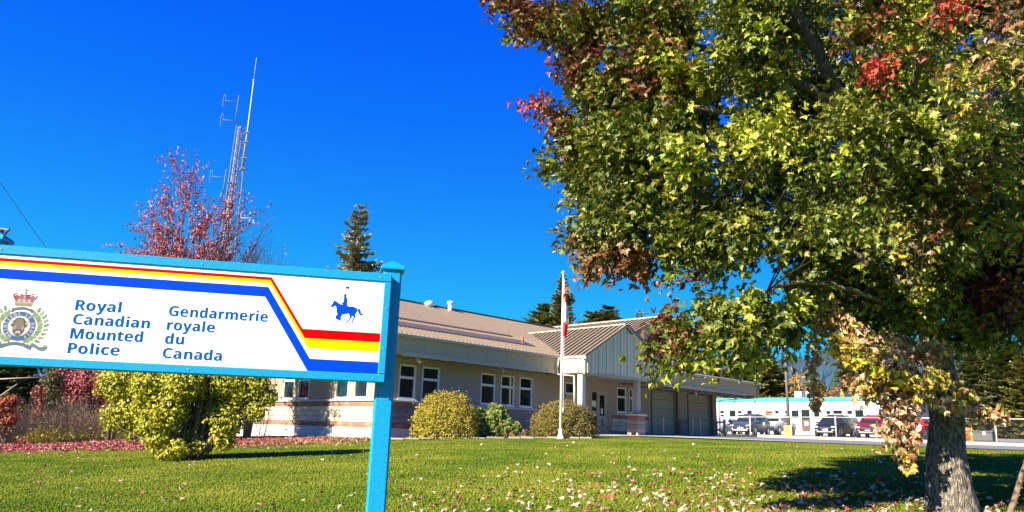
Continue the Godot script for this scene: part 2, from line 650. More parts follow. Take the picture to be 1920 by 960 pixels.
func build_station():
	var s := thing("police_station", "low taupe police building with brown ribbed metal roofs, gabled porch and two garage doors", "building", Vector3(corner.x, FLOOR, corner.z), PI / 4)
	station = s
	var stucco := nmat(Color(0.355, 0.275, 0.20), Color(0.45, 0.35, 0.26), 2.0, 0.9, 0.25, 0.06, 71)
	var trim := nmat(Color(0.48, 0.41, 0.26), Color(0.54, 0.465, 0.30), 3.0, 0.6, 0.0, 0.02, 73)
	var siding := nmat(Color(0.46, 0.375, 0.21), Color(0.52, 0.43, 0.25), 2.0, 0.6, 0.0, 0.03, 75)
	var roof_m := nmat(Color(0.180, 0.137, 0.083), Color(0.227, 0.177, 0.110), 3.0, 0.5, 0.0, 0.02, 77)
	var roof_d := nmat(Color(0.088, 0.070, 0.051), Color(0.116, 0.093, 0.070), 3.0, 0.55, 0.0, 0.02, 79)
	var cream := [mat(0.62, 0.54, 0.38, 0.9), mat(0.68, 0.60, 0.43, 0.9), mat(0.56, 0.48, 0.34, 0.9)]
	var red := [mat(0.36, 0.16, 0.10, 0.9), mat(0.30, 0.13, 0.085, 0.9), mat(0.40, 0.20, 0.13, 0.9)]
	var grey_stone := [mat(0.28, 0.23, 0.21, 0.9), mat(0.32, 0.265, 0.24, 0.9), mat(0.24, 0.20, 0.18, 0.9)]
	var white := mat(0.78, 0.77, 0.73, 0.45)
	var footing := nmat(Color(0.55, 0.54, 0.52), Color(0.66, 0.65, 0.62), 2.0, 0.9, 0.2, 0.03, 83)
	# walls, as slabs with holes left for the openings
	var front := [[0.93, 1.84, 1.13, 2.58], [2.17, 3.17, 1.13, 2.58], [5.67, 6.62, 1.13, 2.58], [6.98, 7.92, 1.13, 2.58], [8.27, 9.21, 1.13, 2.58], [11.7, 12.6, 1.98, 2.58], [13.85, 15.45, 0.0, 2.3], [16.2, 17.11, 1.2, 2.6], [17.38, 17.78, 1.2, 2.6], [19.64, 22.3, 0.0, 2.7], [23.67, 26.5, 0.0, 2.7]]
	var st := ST()
	holed_wall(st, 0.0, 27.2, 0.0, 3.1, front, func(x, y, z): return Vector3(x, y, -z))
	obj("wall", st, stucco, s)
	var side := [[0.9, 1.95, 1.1, 2.55], [2.35, 3.4, 1.1, 2.55], [5.6, 6.65, 1.1, 2.55], [7.0, 8.05, 1.1, 2.55], [11.0, 12.0, 1.1, 2.55], [12.4, 13.4, 1.1, 2.55]]
	st = ST()
	holed_wall(st, 0.25, 16.0, 0.0, 3.1, side, func(x, y, z): return Vector3(z, y, -x))
	obj("wall", st, stucco, s)
	st = ST()
	bx(st, Vector3(0, -0.15, -16.25), Vector3(27.2, 3.1, -16.0)); bx(st, Vector3(26.95, -0.15, -16.0), Vector3(27.2, 3.1, -0.26))
	obj("wall", st, stucco, s)
	st = ST()
	bx(st, Vector3(0.3, 0.02, -15.9), Vector3(26.9, 0.06, -0.3))
	obj("interior_floor", st, mat(0.1, 0.09, 0.08), s)
	st = ST()
	bx(st, Vector3(-0.06, -1.4, -16.3), Vector3(0.20, -0.1, 0.06)); bx(st, Vector3(0.2, -1.4, -0.2), Vector3(27.26, -0.1, 0.06))
	obj("foundation", st, footing, s)
	# stone wainscot: two red bands with cream blocks between, each block on its own
	stone_run(s, 0.0, 16.2, [[-0.09, 0.1, red], [0.12, 0.33, cream], [0.35, 0.56, cream], [0.58, 0.77, cream], [0.79, 0.97, red]], 0.42, func(_x, e): return Transform3D(Basis(Vector3.UP, -PI / 2), Vector3(-0.05, 0, -e)), 10.6)
	stone_run(s, 0.0, 9.9, [[-0.09, 0.1, red], [0.12, 0.33, grey_stone], [0.35, 0.56, grey_stone], [0.58, 0.77, grey_stone], [0.79, 0.97, red]], 0.42, func(x, _e): return Transform3D(Basis(), Vector3(x, 0, 0.05)), 4.0)
	stone_run(s, 15.7, 19.2, [[0.0, 0.16, grey_stone], [0.18, 0.4, cream], [0.42, 0.62, cream], [0.64, 0.84, cream], [0.86, 1.04, red]], 0.42, func(x, _e): return Transform3D(Basis(), Vector3(x, 0, 0.05)), 99.0)
	stone_run(s, 22.55, 23.5, [[0.0, 0.16, grey_stone], [0.18, 0.4, grey_stone], [0.42, 0.62, grey_stone], [0.64, 0.84, grey_stone], [0.86, 1.04, red]], 0.42, func(x, _e): return Transform3D(Basis(), Vector3(x, 0, 0.05)), 99.0)
	stone_run(s, 26.6, 27.2, [[0.0, 0.16, grey_stone], [0.18, 0.4, grey_stone], [0.42, 0.62, grey_stone], [0.64, 0.84, grey_stone], [0.86, 1.04, red]], 0.3, func(x, _e): return Transform3D(Basis(), Vector3(x, 0, 0.05)), 99.0)
	st = ST()
	bx(st, Vector3(-0.13, 0.98, -16.2), Vector3(-0.0, 1.07, 0.14), 0.015); bx(st, Vector3(0.003, 0.98, 0.0), Vector3(9.9, 1.07, 0.13), 0.015)
	bx(st, Vector3(15.65, 1.05, 0), Vector3(19.3, 1.13, 0.15), 0.015)
	obj("stone_sill", st, nmat(Color(0.5, 0.47, 0.42), Color(0.6, 0.57, 0.5), 1.5, 0.85, 0.2, 0.04, 85), s)
	# windows
	for k in [0, 1, 2, 3, 4, 7]:
		var w = front[k]
		window(s, w[0], w[1], w[2], w[3], 0.62, white, Transform3D(Basis(), Vector3(0, 0, -0.08)))
	window(s, 11.7, 12.6, 1.98, 2.58, 0.0, white, Transform3D(Basis(), Vector3(0, 0, -0.08)))
	window(s, 17.38, 17.78, 1.2, 2.6, 0.62, white, Transform3D(Basis(), Vector3(0, 0, -0.08)))
	for w in side:
		window(s, -w[1], -w[0], w[2], w[3], 0.62, white, Transform3D(Basis(Vector3(0, 0, 1), Vector3.UP, Vector3(-1, 0, 0)), Vector3(0.08, 0, 0)))
	# front door with a glazed side panel
	var doorpaint := nmat(Color(0.40, 0.36, 0.29), Color(0.44, 0.40, 0.33), 2.0, 0.55, 0.0, 0.02, 87)
	st = ST()
	bx(st, Vector3(13.85, 2.2, -0.12), Vector3(15.45, 2.3, 0.03)); bx(st, Vector3(14.38, 0, -0.12), Vector3(14.46, 2.2, 0.03)); bx(st, Vector3(13.85, 0, -0.12), Vector3(13.91, 2.2, 0.03)); bx(st, Vector3(15.39, 0, -0.12), Vector3(15.45, 2.2, 0.03)); bx(st, Vector3(13.91, 0.9, -0.1), Vector3(14.38, 1.2, 0.0)); bx(st, Vector3(13.91, 0.0, -0.1), Vector3(14.38, 0.25, 0.0))
	var fr := obj("door_frame", st, doorpaint, s)
	st = ST(); bx(st, Vector3(13.91, 1.2, -0.07), Vector3(14.38, 2.2, -0.05)); bx(st, Vector3(13.91, 0.25, -0.07), Vector3(14.38, 0.9, -0.05)); obj("pane", st, glass(), fr)
	st = ST(); bx(st, Vector3(13.95, 1.42, -0.045), Vector3(14.34, 1.74, -0.04)); obj("paper_notice", st, white, fr)
	st = ST()
	bx(st, Vector3(14.46, 0.02, -0.09), Vector3(15.39, 0.95, -0.03)); bx(st, Vector3(14.46, 0.95, -0.09), Vector3(14.66, 2.2, -0.03)); bx(st, Vector3(15.1, 0.95, -0.09), Vector3(15.39, 2.2, -0.03)); bx(st, Vector3(14.66, 2.06, -0.09), Vector3(15.1, 2.2, -0.03))
	var dr := obj("door", st, doorpaint, s)
	st = ST(); bx(st, Vector3(14.66, 0.95, -0.075), Vector3(15.1, 2.06, -0.055)); obj("pane", st, glass(), dr)
	st = ST(); bx(st, Vector3(14.8, 1.05, -0.05), Vector3(14.95, 1.35, -0.045)); obj("paper_notice", st, white, dr)
	st = ST(); tube(st, [Vector3(15.28, 0.95, -0.03), Vector3(15.28, 0.95, 0.03), Vector3(15.28, 1.2, 0.03), Vector3(15.28, 1.2, -0.03)], [0.012, 0.012, 0.012, 0.012], 5); obj("handle", st, mat(0.5, 0.5, 0.5, 0.3, 1.0), dr)
	var deco := mat(0.16, 0.12, 0.09, 0.7)
	st = ST(); prism(st, ellipse(Vector2(14.87, 0.66), 0.09, 0.12), -0.03, -0.025); prism(st, ellipse(Vector2(14.95, 0.5), 0.14, 0.07), -0.03, -0.026); bx(st, Vector3(14.72, 0.36, -0.03), Vector3(15.12, 0.4, -0.026)); obj("door_decal", st, deco, dr)
	# garage doors in sections
	var gd := [mat(0.36, 0.345, 0.27, 0.6), mat(0.375, 0.36, 0.285, 0.6)]
	for w in [[19.64, 22.3], [23.67, 26.5]]:
		st = ST()
		bx(st, Vector3(w[0], 0, -0.3), Vector3(w[1], 2.7, -0.24))
		var g := obj("garage_door", st, mat(0.2, 0.19, 0.16, 0.8), s)
		for k in 5:
			st = ST()
			bx(st, Vector3(w[0] + 0.01, 0.02 + k * 0.536, -0.24), Vector3(w[1] - 0.01, 0.545 + k * 0.536, -0.19), 0.02)
			for q in 4:
				var xx: float = lerpf(w[0], w[1], (q + 0.12) / 4.0)
				bx(st, Vector3(xx, 0.12 + k * 0.536, -0.19), Vector3(xx + (w[1] - w[0]) * 0.19, 0.44 + k * 0.536, -0.182), 0.004)
			obj("door_section", st, gd[k % 2], g)
		st = ST()
		bx(st, Vector3(w[0] - 0.12, 0, -0.05), Vector3(w[0], 2.82, 0.03)); bx(st, Vector3(w[1], 0, -0.05), Vector3(w[1] + 0.14, 2.82, 0.05)); bx(st, Vector3(w[0], 2.7, -0.05), Vector3(w[1], 2.82, 0.03))
		obj("jamb", st, mat(0.12, 0.10, 0.075, 0.7), g)
	# eaves: soffit, fascia band, gutter
	st = ST()
	bx(st, Vector3(-0.95, 2.9, 0.02), Vector3(10.05, 2.96, 0.86)); bx(st, Vector3(-0.95, 2.9, -17.0), Vector3(-0.02, 2.96, 0.0)); bx(st, Vector3(10.05, 2.84, 0.02), Vector3(16.7, 2.9, 2.56)); bx(st, Vector3(16.7, 2.74, 0.02), Vector3(28.0, 2.8, 2.56))
	obj("soffit", st, nmat(Color(0.30, 0.27, 0.22), Color(0.35, 0.315, 0.26), 2.0, 0.8, 0.0, 0.02, 89), s)
	st = ST()
	bx(st, Vector3(-1.0, 2.88, 0.86), Vector3(10.08, 3.62, 0.93)); bx(st, Vector3(-1.02, 2.88, -17.0), Vector3(-0.95, 3.62, 0.855))
	var fa := obj("fascia", st, siding, s)
	for k in 9:
		st = ST(); bx(st, Vector3(0.25 + k * 1.22, 3.0, 0.93), Vector3(0.275 + k * 1.22, 3.6, 0.936)); obj("panel_joint", st, mat(0.40, 0.33, 0.2, 0.7), fa)
	st = ST()
	bx(st, Vector3(0.3, 2.83, 0.93), Vector3(10.05, 2.99, 0.975)); bx(st, Vector3(16.8, 2.66, 2.63), Vector3(26.2, 2.84, 2.67))
	obj("drip_strip", st, nmat(Color(0.60, 0.53, 0.37), Color(0.66, 0.59, 0.42), 2.0, 0.5, 0.0, 0.02, 91), s)
	st = ST()
	for k in 94:
		bx(st, Vector3(0.34 + k * 0.103, 2.85, 0.975), Vector3(0.375 + k * 0.103, 2.985, 0.99))
	for k in 90:
		bx(st, Vector3(16.85 + k * 0.103, 2.68, 2.67), Vector3(16.885 + k * 0.103, 2.83, 2.685))
	var rb := obj("drip_strip_ribs", st, trim, s)
	rb.set_meta("kind", "stuff")
	st = ST()
	bx(st, Vector3(-1.0, 3.6, 0.93), Vector3(10.05, 3.74, 1.06), 0.03); bx(st, Vector3(10.0, 3.55, 0.98), Vector3(10.1, 3.7, 2.7), 0.03); bx(st, Vector3(17.0, 3.42, 2.66), Vector3(28.1, 3.56, 2.8), 0.03)
	obj("gutter", st, nmat(Color(0.50, 0.45, 0.37), Color(0.56, 0.50, 0.42), 2.0, 0.4, 0.0, 0.02, 93), s)
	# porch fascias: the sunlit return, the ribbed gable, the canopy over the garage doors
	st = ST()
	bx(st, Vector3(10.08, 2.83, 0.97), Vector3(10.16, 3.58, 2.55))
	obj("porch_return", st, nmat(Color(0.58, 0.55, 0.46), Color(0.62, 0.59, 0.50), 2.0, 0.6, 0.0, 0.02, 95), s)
	st = ST()
	prism(st, PackedVector2Array([Vector2(10.1, 2.83), Vector2(16.75, 2.83), Vector2(16.75, 3.6), Vector2(13.43, 5.5), Vector2(10.1, 3.6)]), 2.5, 2.56)
	var gb := obj("porch_gable", st, siding, s)
	var gm := [mat(0.80, 0.70, 0.46, 0.55), mat(0.70, 0.61, 0.40, 0.55)]
	for k in 22:
		var x0 := 10.13 + k * 0.30
		var x1 := x0 + 0.285
		var t0 := 3.6 + 1.9 * (1.0 - absf(x0 - 13.43) / 3.33)
		var t1 := 3.6 + 1.9 * (1.0 - absf(x1 - 13.43) / 3.33)
		st = ST()
		prism(st, PackedVector2Array([Vector2(x0, 2.86), Vector2(x0 + 0.19, 2.86), Vector2(x0 + 0.19, lerpf(t0, t1, 0.66) - 0.03), Vector2(x0, t0 - 0.03)]), 2.56, 2.585)
		prism(st, PackedVector2Array([Vector2(x0 + 0.2, 2.86), Vector2(x1, 2.86), Vector2(x1, t1 - 0.03), Vector2(x0 + 0.2, lerpf(t0, t1, 0.7) - 0.03)]), 2.56, 2.605)
		obj("siding_board", st, gm[k % 2], gb)
	st = ST()
	bx(st, Vector3(10.06, 2.79, 2.52), Vector3(16.8, 2.86, 2.63))
	obj("gable_base_trim", st, trim, gb)
	st = ST()
	for q in [[10.0, 3.56, 13.43, 5.54], [13.43, 5.54, 16.86, 3.56]]:
		bar(st, Vector3(q[0], q[1], 2.64), Vector3(q[2], q[3], 2.64), 0.1, 0.2, Vector3(0, 0, 1))
	obj("rake_board", st, nmat(Color(0.60, 0.58, 0.52), Color(0.66, 0.64, 0.58), 2.0, 0.5, 0.0, 0.02, 97), gb)
	st = ST()
	bx(st, Vector3(16.76, 2.72, 2.56), Vector3(28.0, 3.44, 2.63)); bx(st, Vector3(27.95, 2.72, 0.0), Vector3(28.02, 3.44, 2.56))
	obj("canopy_fascia", st, siding, s)
	st = ST()
	for k in 26:
		bx(st, Vector3(16.85 + k * 0.43, 2.88, 2.63), Vector3(16.87 + k * 0.43, 3.42, 2.638))
	rb = obj("canopy_seams", st, siding, s)
	rb.set_meta("kind", "stuff")
	# columns of the porch
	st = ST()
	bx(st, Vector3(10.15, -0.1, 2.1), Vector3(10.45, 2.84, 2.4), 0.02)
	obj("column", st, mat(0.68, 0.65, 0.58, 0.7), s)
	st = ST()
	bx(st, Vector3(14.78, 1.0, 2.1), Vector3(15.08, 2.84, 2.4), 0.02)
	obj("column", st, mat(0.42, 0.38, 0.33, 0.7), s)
	for q in [[9.95, 2.6, 1.9], [14.5, 2.6, 1.9]]:
		for k in 5:
			st = ST()
			bx(st, Vector3(q[0] + 0.01, -0.1 + k * 0.21, q[2] + 0.01), Vector3(q[0] + 0.69, 0.1 + k * 0.21, q[1]), 0.015)
			obj("stone_block", st, (red if k == 4 else grey_stone)[k % 3], s)
	st = ST()
	bx(st, Vector3(14.45, 0.965, 1.85), Vector3(15.25, 1.06, 2.68), 0.015)
	obj("stone_sill", st, mat(0.5, 0.45, 0.4, 0.8), s)
	# downpipes
	st = ST()
	tube(st, [Vector3(-0.09, 2.9, 0.16), Vector3(-0.09, 0.2, 0.16), Vector3(-0.09, -0.35, 0.16), Vector3(-0.3, -0.5, 0.3)], [0.045, 0.045, 0.045, 0.045], 6)
	obj("downpipe", st, white, s)
	st = ST()
	tube(st, [Vector3(9.9, 3.6, 1.1), Vector3(9.85, 2.8, 1.0), Vector3(10.02, 2.7, 2.0), Vector3(10.02, 1.0, 2.05)], [0.045, 0.045, 0.045, 0.045], 6)
	tube(st, [Vector3(10.07, 3.55, 2.2), Vector3(10.07, 2.8, 2.25)], [0.04, 0.04], 6)
	tube(st, [Vector3(27.8, 3.4, 2.7), Vector3(27.75, 2.6, 2.68), Vector3(27.3, 2.45, 0.2), Vector3(27.28, 0.1, 0.12)], [0.045, 0.045, 0.045, 0.045], 6)
	obj("downpipe", st, mat(0.5, 0.46, 0.38, 0.5), s)
	roofs(s, roof_m, roof_d, trim, siding, stucco)
	# lamps under the eaves
	for x in [1.4, 6.35]:
		st = ST(); tube(st, [Vector3(x, 2.9, 0.5), Vector3(x, 2.8, 0.5)], [0.03, 0.03], 6); tube(st, [Vector3(x, 2.84, 0.46), Vector3(x + 0.12, 2.7, 0.62), Vector3(x + 0.14, 2.67, 0.65)], [0.05, 0.09, 0.09], 8)
		obj("floodlight", st, mat(0.85, 0.85, 0.82, 0.4), s)
	for x in [21.9, 26.8]:
		st = ST(); tube(st, [Vector3(x, 2.74, 1.6), Vector3(x, 2.62, 1.6)], [0.03, 0.03], 6); ball(st, Vector3(x, 2.56, 1.62), Vector3(0.1, 0.09, 0.1))
		obj("floodlight", st, mat(0.85, 0.85, 0.82, 0.4), s)

func holed_wall(st: SurfaceTool, x0: float, x1: float, y0: float, y1: float, holes: Array, at: Callable):
	y0 = -0.12
	var xs := [x0]
	for h in holes:
		xs.append(h[0]); xs.append(h[1])
	xs.append(x1)
	for k in range(0, xs.size() - 1):
		var a: float = xs[k]; var b: float = xs[k + 1]
		if b - a < 0.001: continue
		var spans := [[y0, y1]]
		if k % 2 == 1:
			var h = holes[(k - 1) / 2]
			spans = [[y0, h[2]], [h[3], y1]]
		for s in spans:
			if s[1] - s[0] > 0.01:
				bx(st, at.call(a, s[0], 0.0), at.call(b, s[1], 0.25))

func stone_run(s: Node3D, x0: float, x1: float, courses: Array, length: float, at: Callable, fine_to: float):
	var shared := {}
	var rest := ST()
	for c in courses.size():
		var q = courses[c]
		var x := x0 - (length * 0.5 if c % 2 else 0.0)
		while x < x1 - 0.02:
			var a := maxf(x, x0)
			var b := minf(x + length - 0.012, x1)
			var h: float = q[1] - q[0]
			if b - a > 0.03:
				var v := rng.randi_range(0, 2)
				if a < fine_to and a - x0 < fine_to:
					var key := "%d %d %.2f %.2f" % [c, v, b - a, h]
					if not shared.has(key):
						var st := ST()
						rough_block(st, b - a, h, 0.05 + 0.012 * v, v)
						st.generate_normals()
						shared[key] = st.commit()
					var o := inst("stone_block", shared[key], q[2][v], s)
					o.transform = (at.call(a, b) as Transform3D).translated_local(Vector3(0, q[0], 0))
				else:
					box(rest, (at.call(a, b) as Transform3D).translated_local(Vector3((b - a) * 0.5, q[0] + h * 0.5, -0.02)), Vector3(b - a, h, 0.1))
			x += length
	if fine_to < 50.0:
		obj("stone_course", rest, courses[1][2][0], s).set_meta("kind", "stuff")

func rough_block(st: SurfaceTool, w: float, h: float, deep: float, v: int):
	# split face: a 3 x 2 grid pushed in and out
	st.set_smooth_group(-1)
	var g := []
	for i in 4:
		var col := []
		for j in 3:
			var edge := i == 0 or i == 3 or j == 0 or j == 2
			col.append(Vector3(w * i / 3.0, h * j / 2.0, 0.0 if edge else 0.022 + 0.012 * sin(i * 7.0 + j * 3.0 + v * 5.0)))
		g.append(col)
	for i in 3:
		for j in 2:
			quad(st, g[i][j], g[i + 1][j], g[i + 1][j + 1], g[i][j + 1])
	for k in [[Vector3(0, 0, 0), Vector3(w, 0, 0)], [Vector3(w, 0, 0), Vector3(w, h, 0)], [Vector3(w, h, 0), Vector3(0, h, 0)], [Vector3(0, h, 0), Vector3(0, 0, 0)]]:
		quad(st, k[0] - Vector3(0, 0, deep), k[1] - Vector3(0, 0, deep), k[1], k[0])

func window(s: Node3D, x0: float, x1: float, y0: float, y1: float, split: float, m: Material, xf: Transform3D):
	var st := ST()
	var f := 0.075
	var ym := lerpf(y0, y1, split)
	for q in [[x0, y0, x1, y0 + f], [x0, y1 - f, x1, y1], [x0, y0 + f, x0 + f, y1 - f], [x1 - f, y0 + f, x1, y1 - f]]:
		box(st, xf * Transform3D(Basis(), Vector3((q[0] + q[2]) * 0.5, (q[1] + q[3]) * 0.5, 0.02)), Vector3(q[2] - q[0], q[3] - q[1], 0.1), 0.008)
	if split > 0.0:
		box(st, xf * Transform3D(Basis(), Vector3((x0 + x1) * 0.5, ym, 0.015)), Vector3(x1 - x0 - 2 * f, 0.11, 0.085), 0.008)
	var w := obj("window", st, m, s)
	var parts := [[y0 + f, y1 - f]] if split <= 0.0 else [[y0 + f, ym - 0.055], [ym + 0.055, y1 - f]]
	for p in parts:
		st = ST()
		box(st, xf * Transform3D(Basis(), Vector3((x0 + x1) * 0.5, (p[0] + p[1]) * 0.5, -0.02)), Vector3(x1 - x0 - 2 * f, p[1] - p[0], 0.012))
		obj("pane", st, glass(), w)
	st = ST()
	box(st, xf * Transform3D(Basis(), Vector3((x0 + x1) * 0.5, y0 - 0.02, 0.06)), Vector3(x1 - x0 + 0.1, 0.05, 0.16), 0.008)
	obj("sill", st, m, w)

# a ribbed roof slope: corners eave-start, eave-end, ridge-end, ridge-start
func slope(st: SurfaceTool, e0: Vector3, e1: Vector3, r1: Vector3, r0: Vector3, thick := 0.1):
	var n := (e1 - e0).cross(r0 - e0).normalized()
	if n.y < 0: n = -n
	var d := n * thick
	quad(st, e0, e1, r1, r0)
	quad(st, e0 - d, r0 - d, r1 - d, e1 - d)
	for k in [[e0, e1], [e1, r1], [r1, r0], [r0, e0]]:
		quad(st, k[0] - d, k[1] - d, k[1], k[0])

func ribs(st: SurfaceTool, e0: Vector3, e1: Vector3, r1: Vector3, r0: Vector3, pitch: float, w: float, h: float, t0 := 0.0, t1 := 1.0):
	var n := (e1 - e0).cross(r0 - e0).normalized()
	if n.y < 0: n = -n
	var count := int(e0.distance_to(e1) / pitch)
	for k in count + 1:
		var t := k * pitch / e0.distance_to(e1)
		var a := e0.lerp(e1, t)
		var b := r0.lerp(r1, t)
		bar(st, a.lerp(b, t0) + n * h * 0.5, a.lerp(b, t1) + n * h * 0.5, w, h, n)

func roofs(s: Node3D, roof_m: Material, roof_d: Material, trim: Material, siding: Material, stucco: Material):
	# main wing
	var rid := 6.98
	var e0 := Vector3(-1.05, 3.7, 1.02); var e1 := Vector3(10.2, 3.7, 1.02)
	var k := (rid - 3.7) / 9.02
	var r0 := Vector3(-1.05, rid, -8.0); var r1 := Vector3(20.0, rid, -8.0)
	var st := ST()
	slope(st, e0, Vector3(20.0, 3.7, 1.02), r1, r0)
	slope(st, Vector3(28.0, 3.7, -17.02), Vector3(-1.05, 3.7, -17.02), r0, Vector3(28.0, rid, -8.0))
	var main := obj("main_roof", st, roof_m, s)
	st = ST()
	ribs(st, e0, Vector3(14.0, 3.7, 1.02), Vector3(14.0, rid, -8.0), r0, 0.24, 0.10, 0.06, 0.0, 0.37)
	ribs(st, e0, Vector3(20.0, 3.7, 1.02), r1, r0, 0.24, 0.03, 0.012, 0.37, 1.0)
	obj("roof_ribs", st, roof_m, main).set_meta("kind", "stuff")
	# the two darker snow bands across the lower roof
	st = ST()
	for t in [[0.14, 0.245], [0.325, 0.355]]:
		var a: Vector3 = e0.lerp(r0, t[0]); var b: Vector3 = e0.lerp(r0, t[1])
		var o := Vector3(0, 0.085, 0.03)
		slope(st, Vector3(-1.0, a.y, a.z) + o, Vector3(9.6, a.y, a.z) + o, Vector3(9.6, b.y, b.z) + o, Vector3(-1.0, b.y, b.z) + o, 0.03)
	obj("snow_guard", st, roof_d, main)
	st = ST()
	bar(st, Vector3(-1.1, rid + 0.03, -8.0), Vector3(20.1, rid + 0.03, -8.0), 0.3, 0.06)
	obj("ridge_cap", st, mat(0.20, 0.17, 0.16, 0.5), main)
	st = ST()
	prism(st, PackedVector2Array([Vector2(16.3, 2.9), Vector2(0.3, 2.9), Vector2(-0.9, 3.65), Vector2(8.0, 6.85), Vector2(16.9, 3.65)]), -0.2, 0.0, Transform3D(Basis(Vector3(0, 0, -1), Vector3.UP, Vector3(1, 0, 0)), Vector3(0.12, 0, 0)))
	obj("gable_wall", st, siding, main)
	# porch roof
	st = ST()
	var pk := Vector3(13.43, 5.56, 2.72); var pb := Vector3(13.43, 5.56, -7.0)
	var pe := Vector3(10.0, 3.66, 2.72); var pf := Vector3(10.0, 3.66, -7.0)
	var qe := Vector3(16.86, 3.66, 2.72); var qf := Vector3(16.86, 3.66, -7.0)
	slope(st, pf, pe, pk, pb, 0.08); slope(st, qe, qf, pb, pk, 0.08)
	var porch := obj("porch_roof", st, roof_d, s)
	st = ST()
	ribs(st, pe, pf, pb, pk, 0.34, 0.13, 0.07); ribs(st, qe, qf, pb, pk, 0.34, 0.13, 0.07)
	obj("roof_ribs", st, roof_m, porch).set_meta("kind", "stuff")
	st = ST(); bar(st, pk + Vector3(0, 0.05, 0), pb + Vector3(0, 0.05, 0), 0.34, 0.07); obj("ridge_cap", st, mat(0.42, 0.36, 0.30, 0.45), porch)
	# garage wing
	st = ST()
	var gx := 20.0
	var gy := 7.03
	var gk := Vector3(gx, gy, 0.55); var gbk := Vector3(gx, gy, -8.2)
	var le := Vector3(11.6, 3.4, 0.55); var lf := Vector3(11.6, 3.4, -8.2)
	var re := Vector3(28.4, 3.4, 0.55); var rf := Vector3(28.4, 3.4, -17.0)
	slope(st, lf, le, gk, gbk, 0.09); slope(st, re, rf, Vector3(gx, gy, -17.0), gk, 0.09)
	var gar := obj("garage_roof", st, roof_d, s)
	st = ST()
	ribs(st, le, lf, gbk, gk, 0.36, 0.15, 0.07, 0.3, 1.0); ribs(st, re, Vector3(28.4, 3.4, -8.2), gbk, gk, 0.36, 0.15, 0.07)
	obj("roof_ribs", st, roof_m, gar).set_meta("kind", "stuff")
	st = ST(); bar(st, gk + Vector3(0, 0.05, 0), Vector3(gx, gy + 0.05, -17.0), 0.36, 0.08); obj("ridge_cap", st, mat(0.42, 0.36, 0.30, 0.45), gar)
	st = ST()
	prism(st, PackedVector2Array([Vector2(11.9, 3.0), Vector2(27.9, 3.0), Vector2(28.1, 3.4), Vector2(gx, gy - 0.12), Vector2(11.8, 3.4)]), 0.06, 0.2)
	var gw := obj("garage_gable", st, siding, s)
	for q in 26:
		var x0 := 16.9 + q * 0.42
		var tp := gy - 0.2 - absf(x0 + 0.2 - gx) * 0.432
		if tp > 3.1:
			st = ST(); bx(st, Vector3(x0, 3.0, 0.2), Vector3(x0 + 0.39, tp - 0.1, 0.225)); obj("siding_board", st, mat(0.40, 0.39, 0.36, 0.6), gw)
	st = ST()
	for q in [[11.6, 3.36, gx, gy], [gx, gy, 28.4, 3.36]]:
		bar(st, Vector3(q[0], q[1], 0.5), Vector3(q[2], q[3], 0.5), 0.1, 0.2, Vector3(0, 0, 1))
	obj("rake_board", st, trim, gw)
	# low roof of the canopy
	st = ST()
	slope(st, Vector3(16.9, 3.5, 2.75), Vector3(28.1, 3.5, 2.75), Vector3(28.1, 3.72, 0.22), Vector3(16.9, 3.72, 0.22), 0.06)
	obj("canopy_roof", st, roof_m, s)
	# vents on the ridge
	st = ST()
	tube(st, [Vector3(10.0, 6.6, -7.6), Vector3(10.0, 7.28, -7.6)], [0.13, 0.13], 12); tube(st, [Vector3(10.0, 7.2, -7.6), Vector3(10.0, 7.36, -7.6)], [0.2, 0.2], 12)
	obj("roof_vent", st, mat(0.75, 0.74, 0.72, 0.4), main)
	st = ST()
	ball(st, Vector3(8.5, 7.0, -7.7), Vector3(0.32, 0.22, 0.3), 10, 6)
	obj("roof_vent", st, mat(0.7, 0.7, 0.7, 0.35, 0.5), main)
	st = ST()
	tube(st, [Vector3(9.0, 4.3, -0.6), Vector3(9.0, 4.75, -0.6)], [0.07, 0.06], 8); tube(st, [Vector3(9.0, 4.2, -0.6), Vector3(9.0, 4.4, -0.6)], [0.16, 0.08], 8)
	obj("vent_pipe", st, mat(0.25, 0.09, 0.07, 0.7), main)

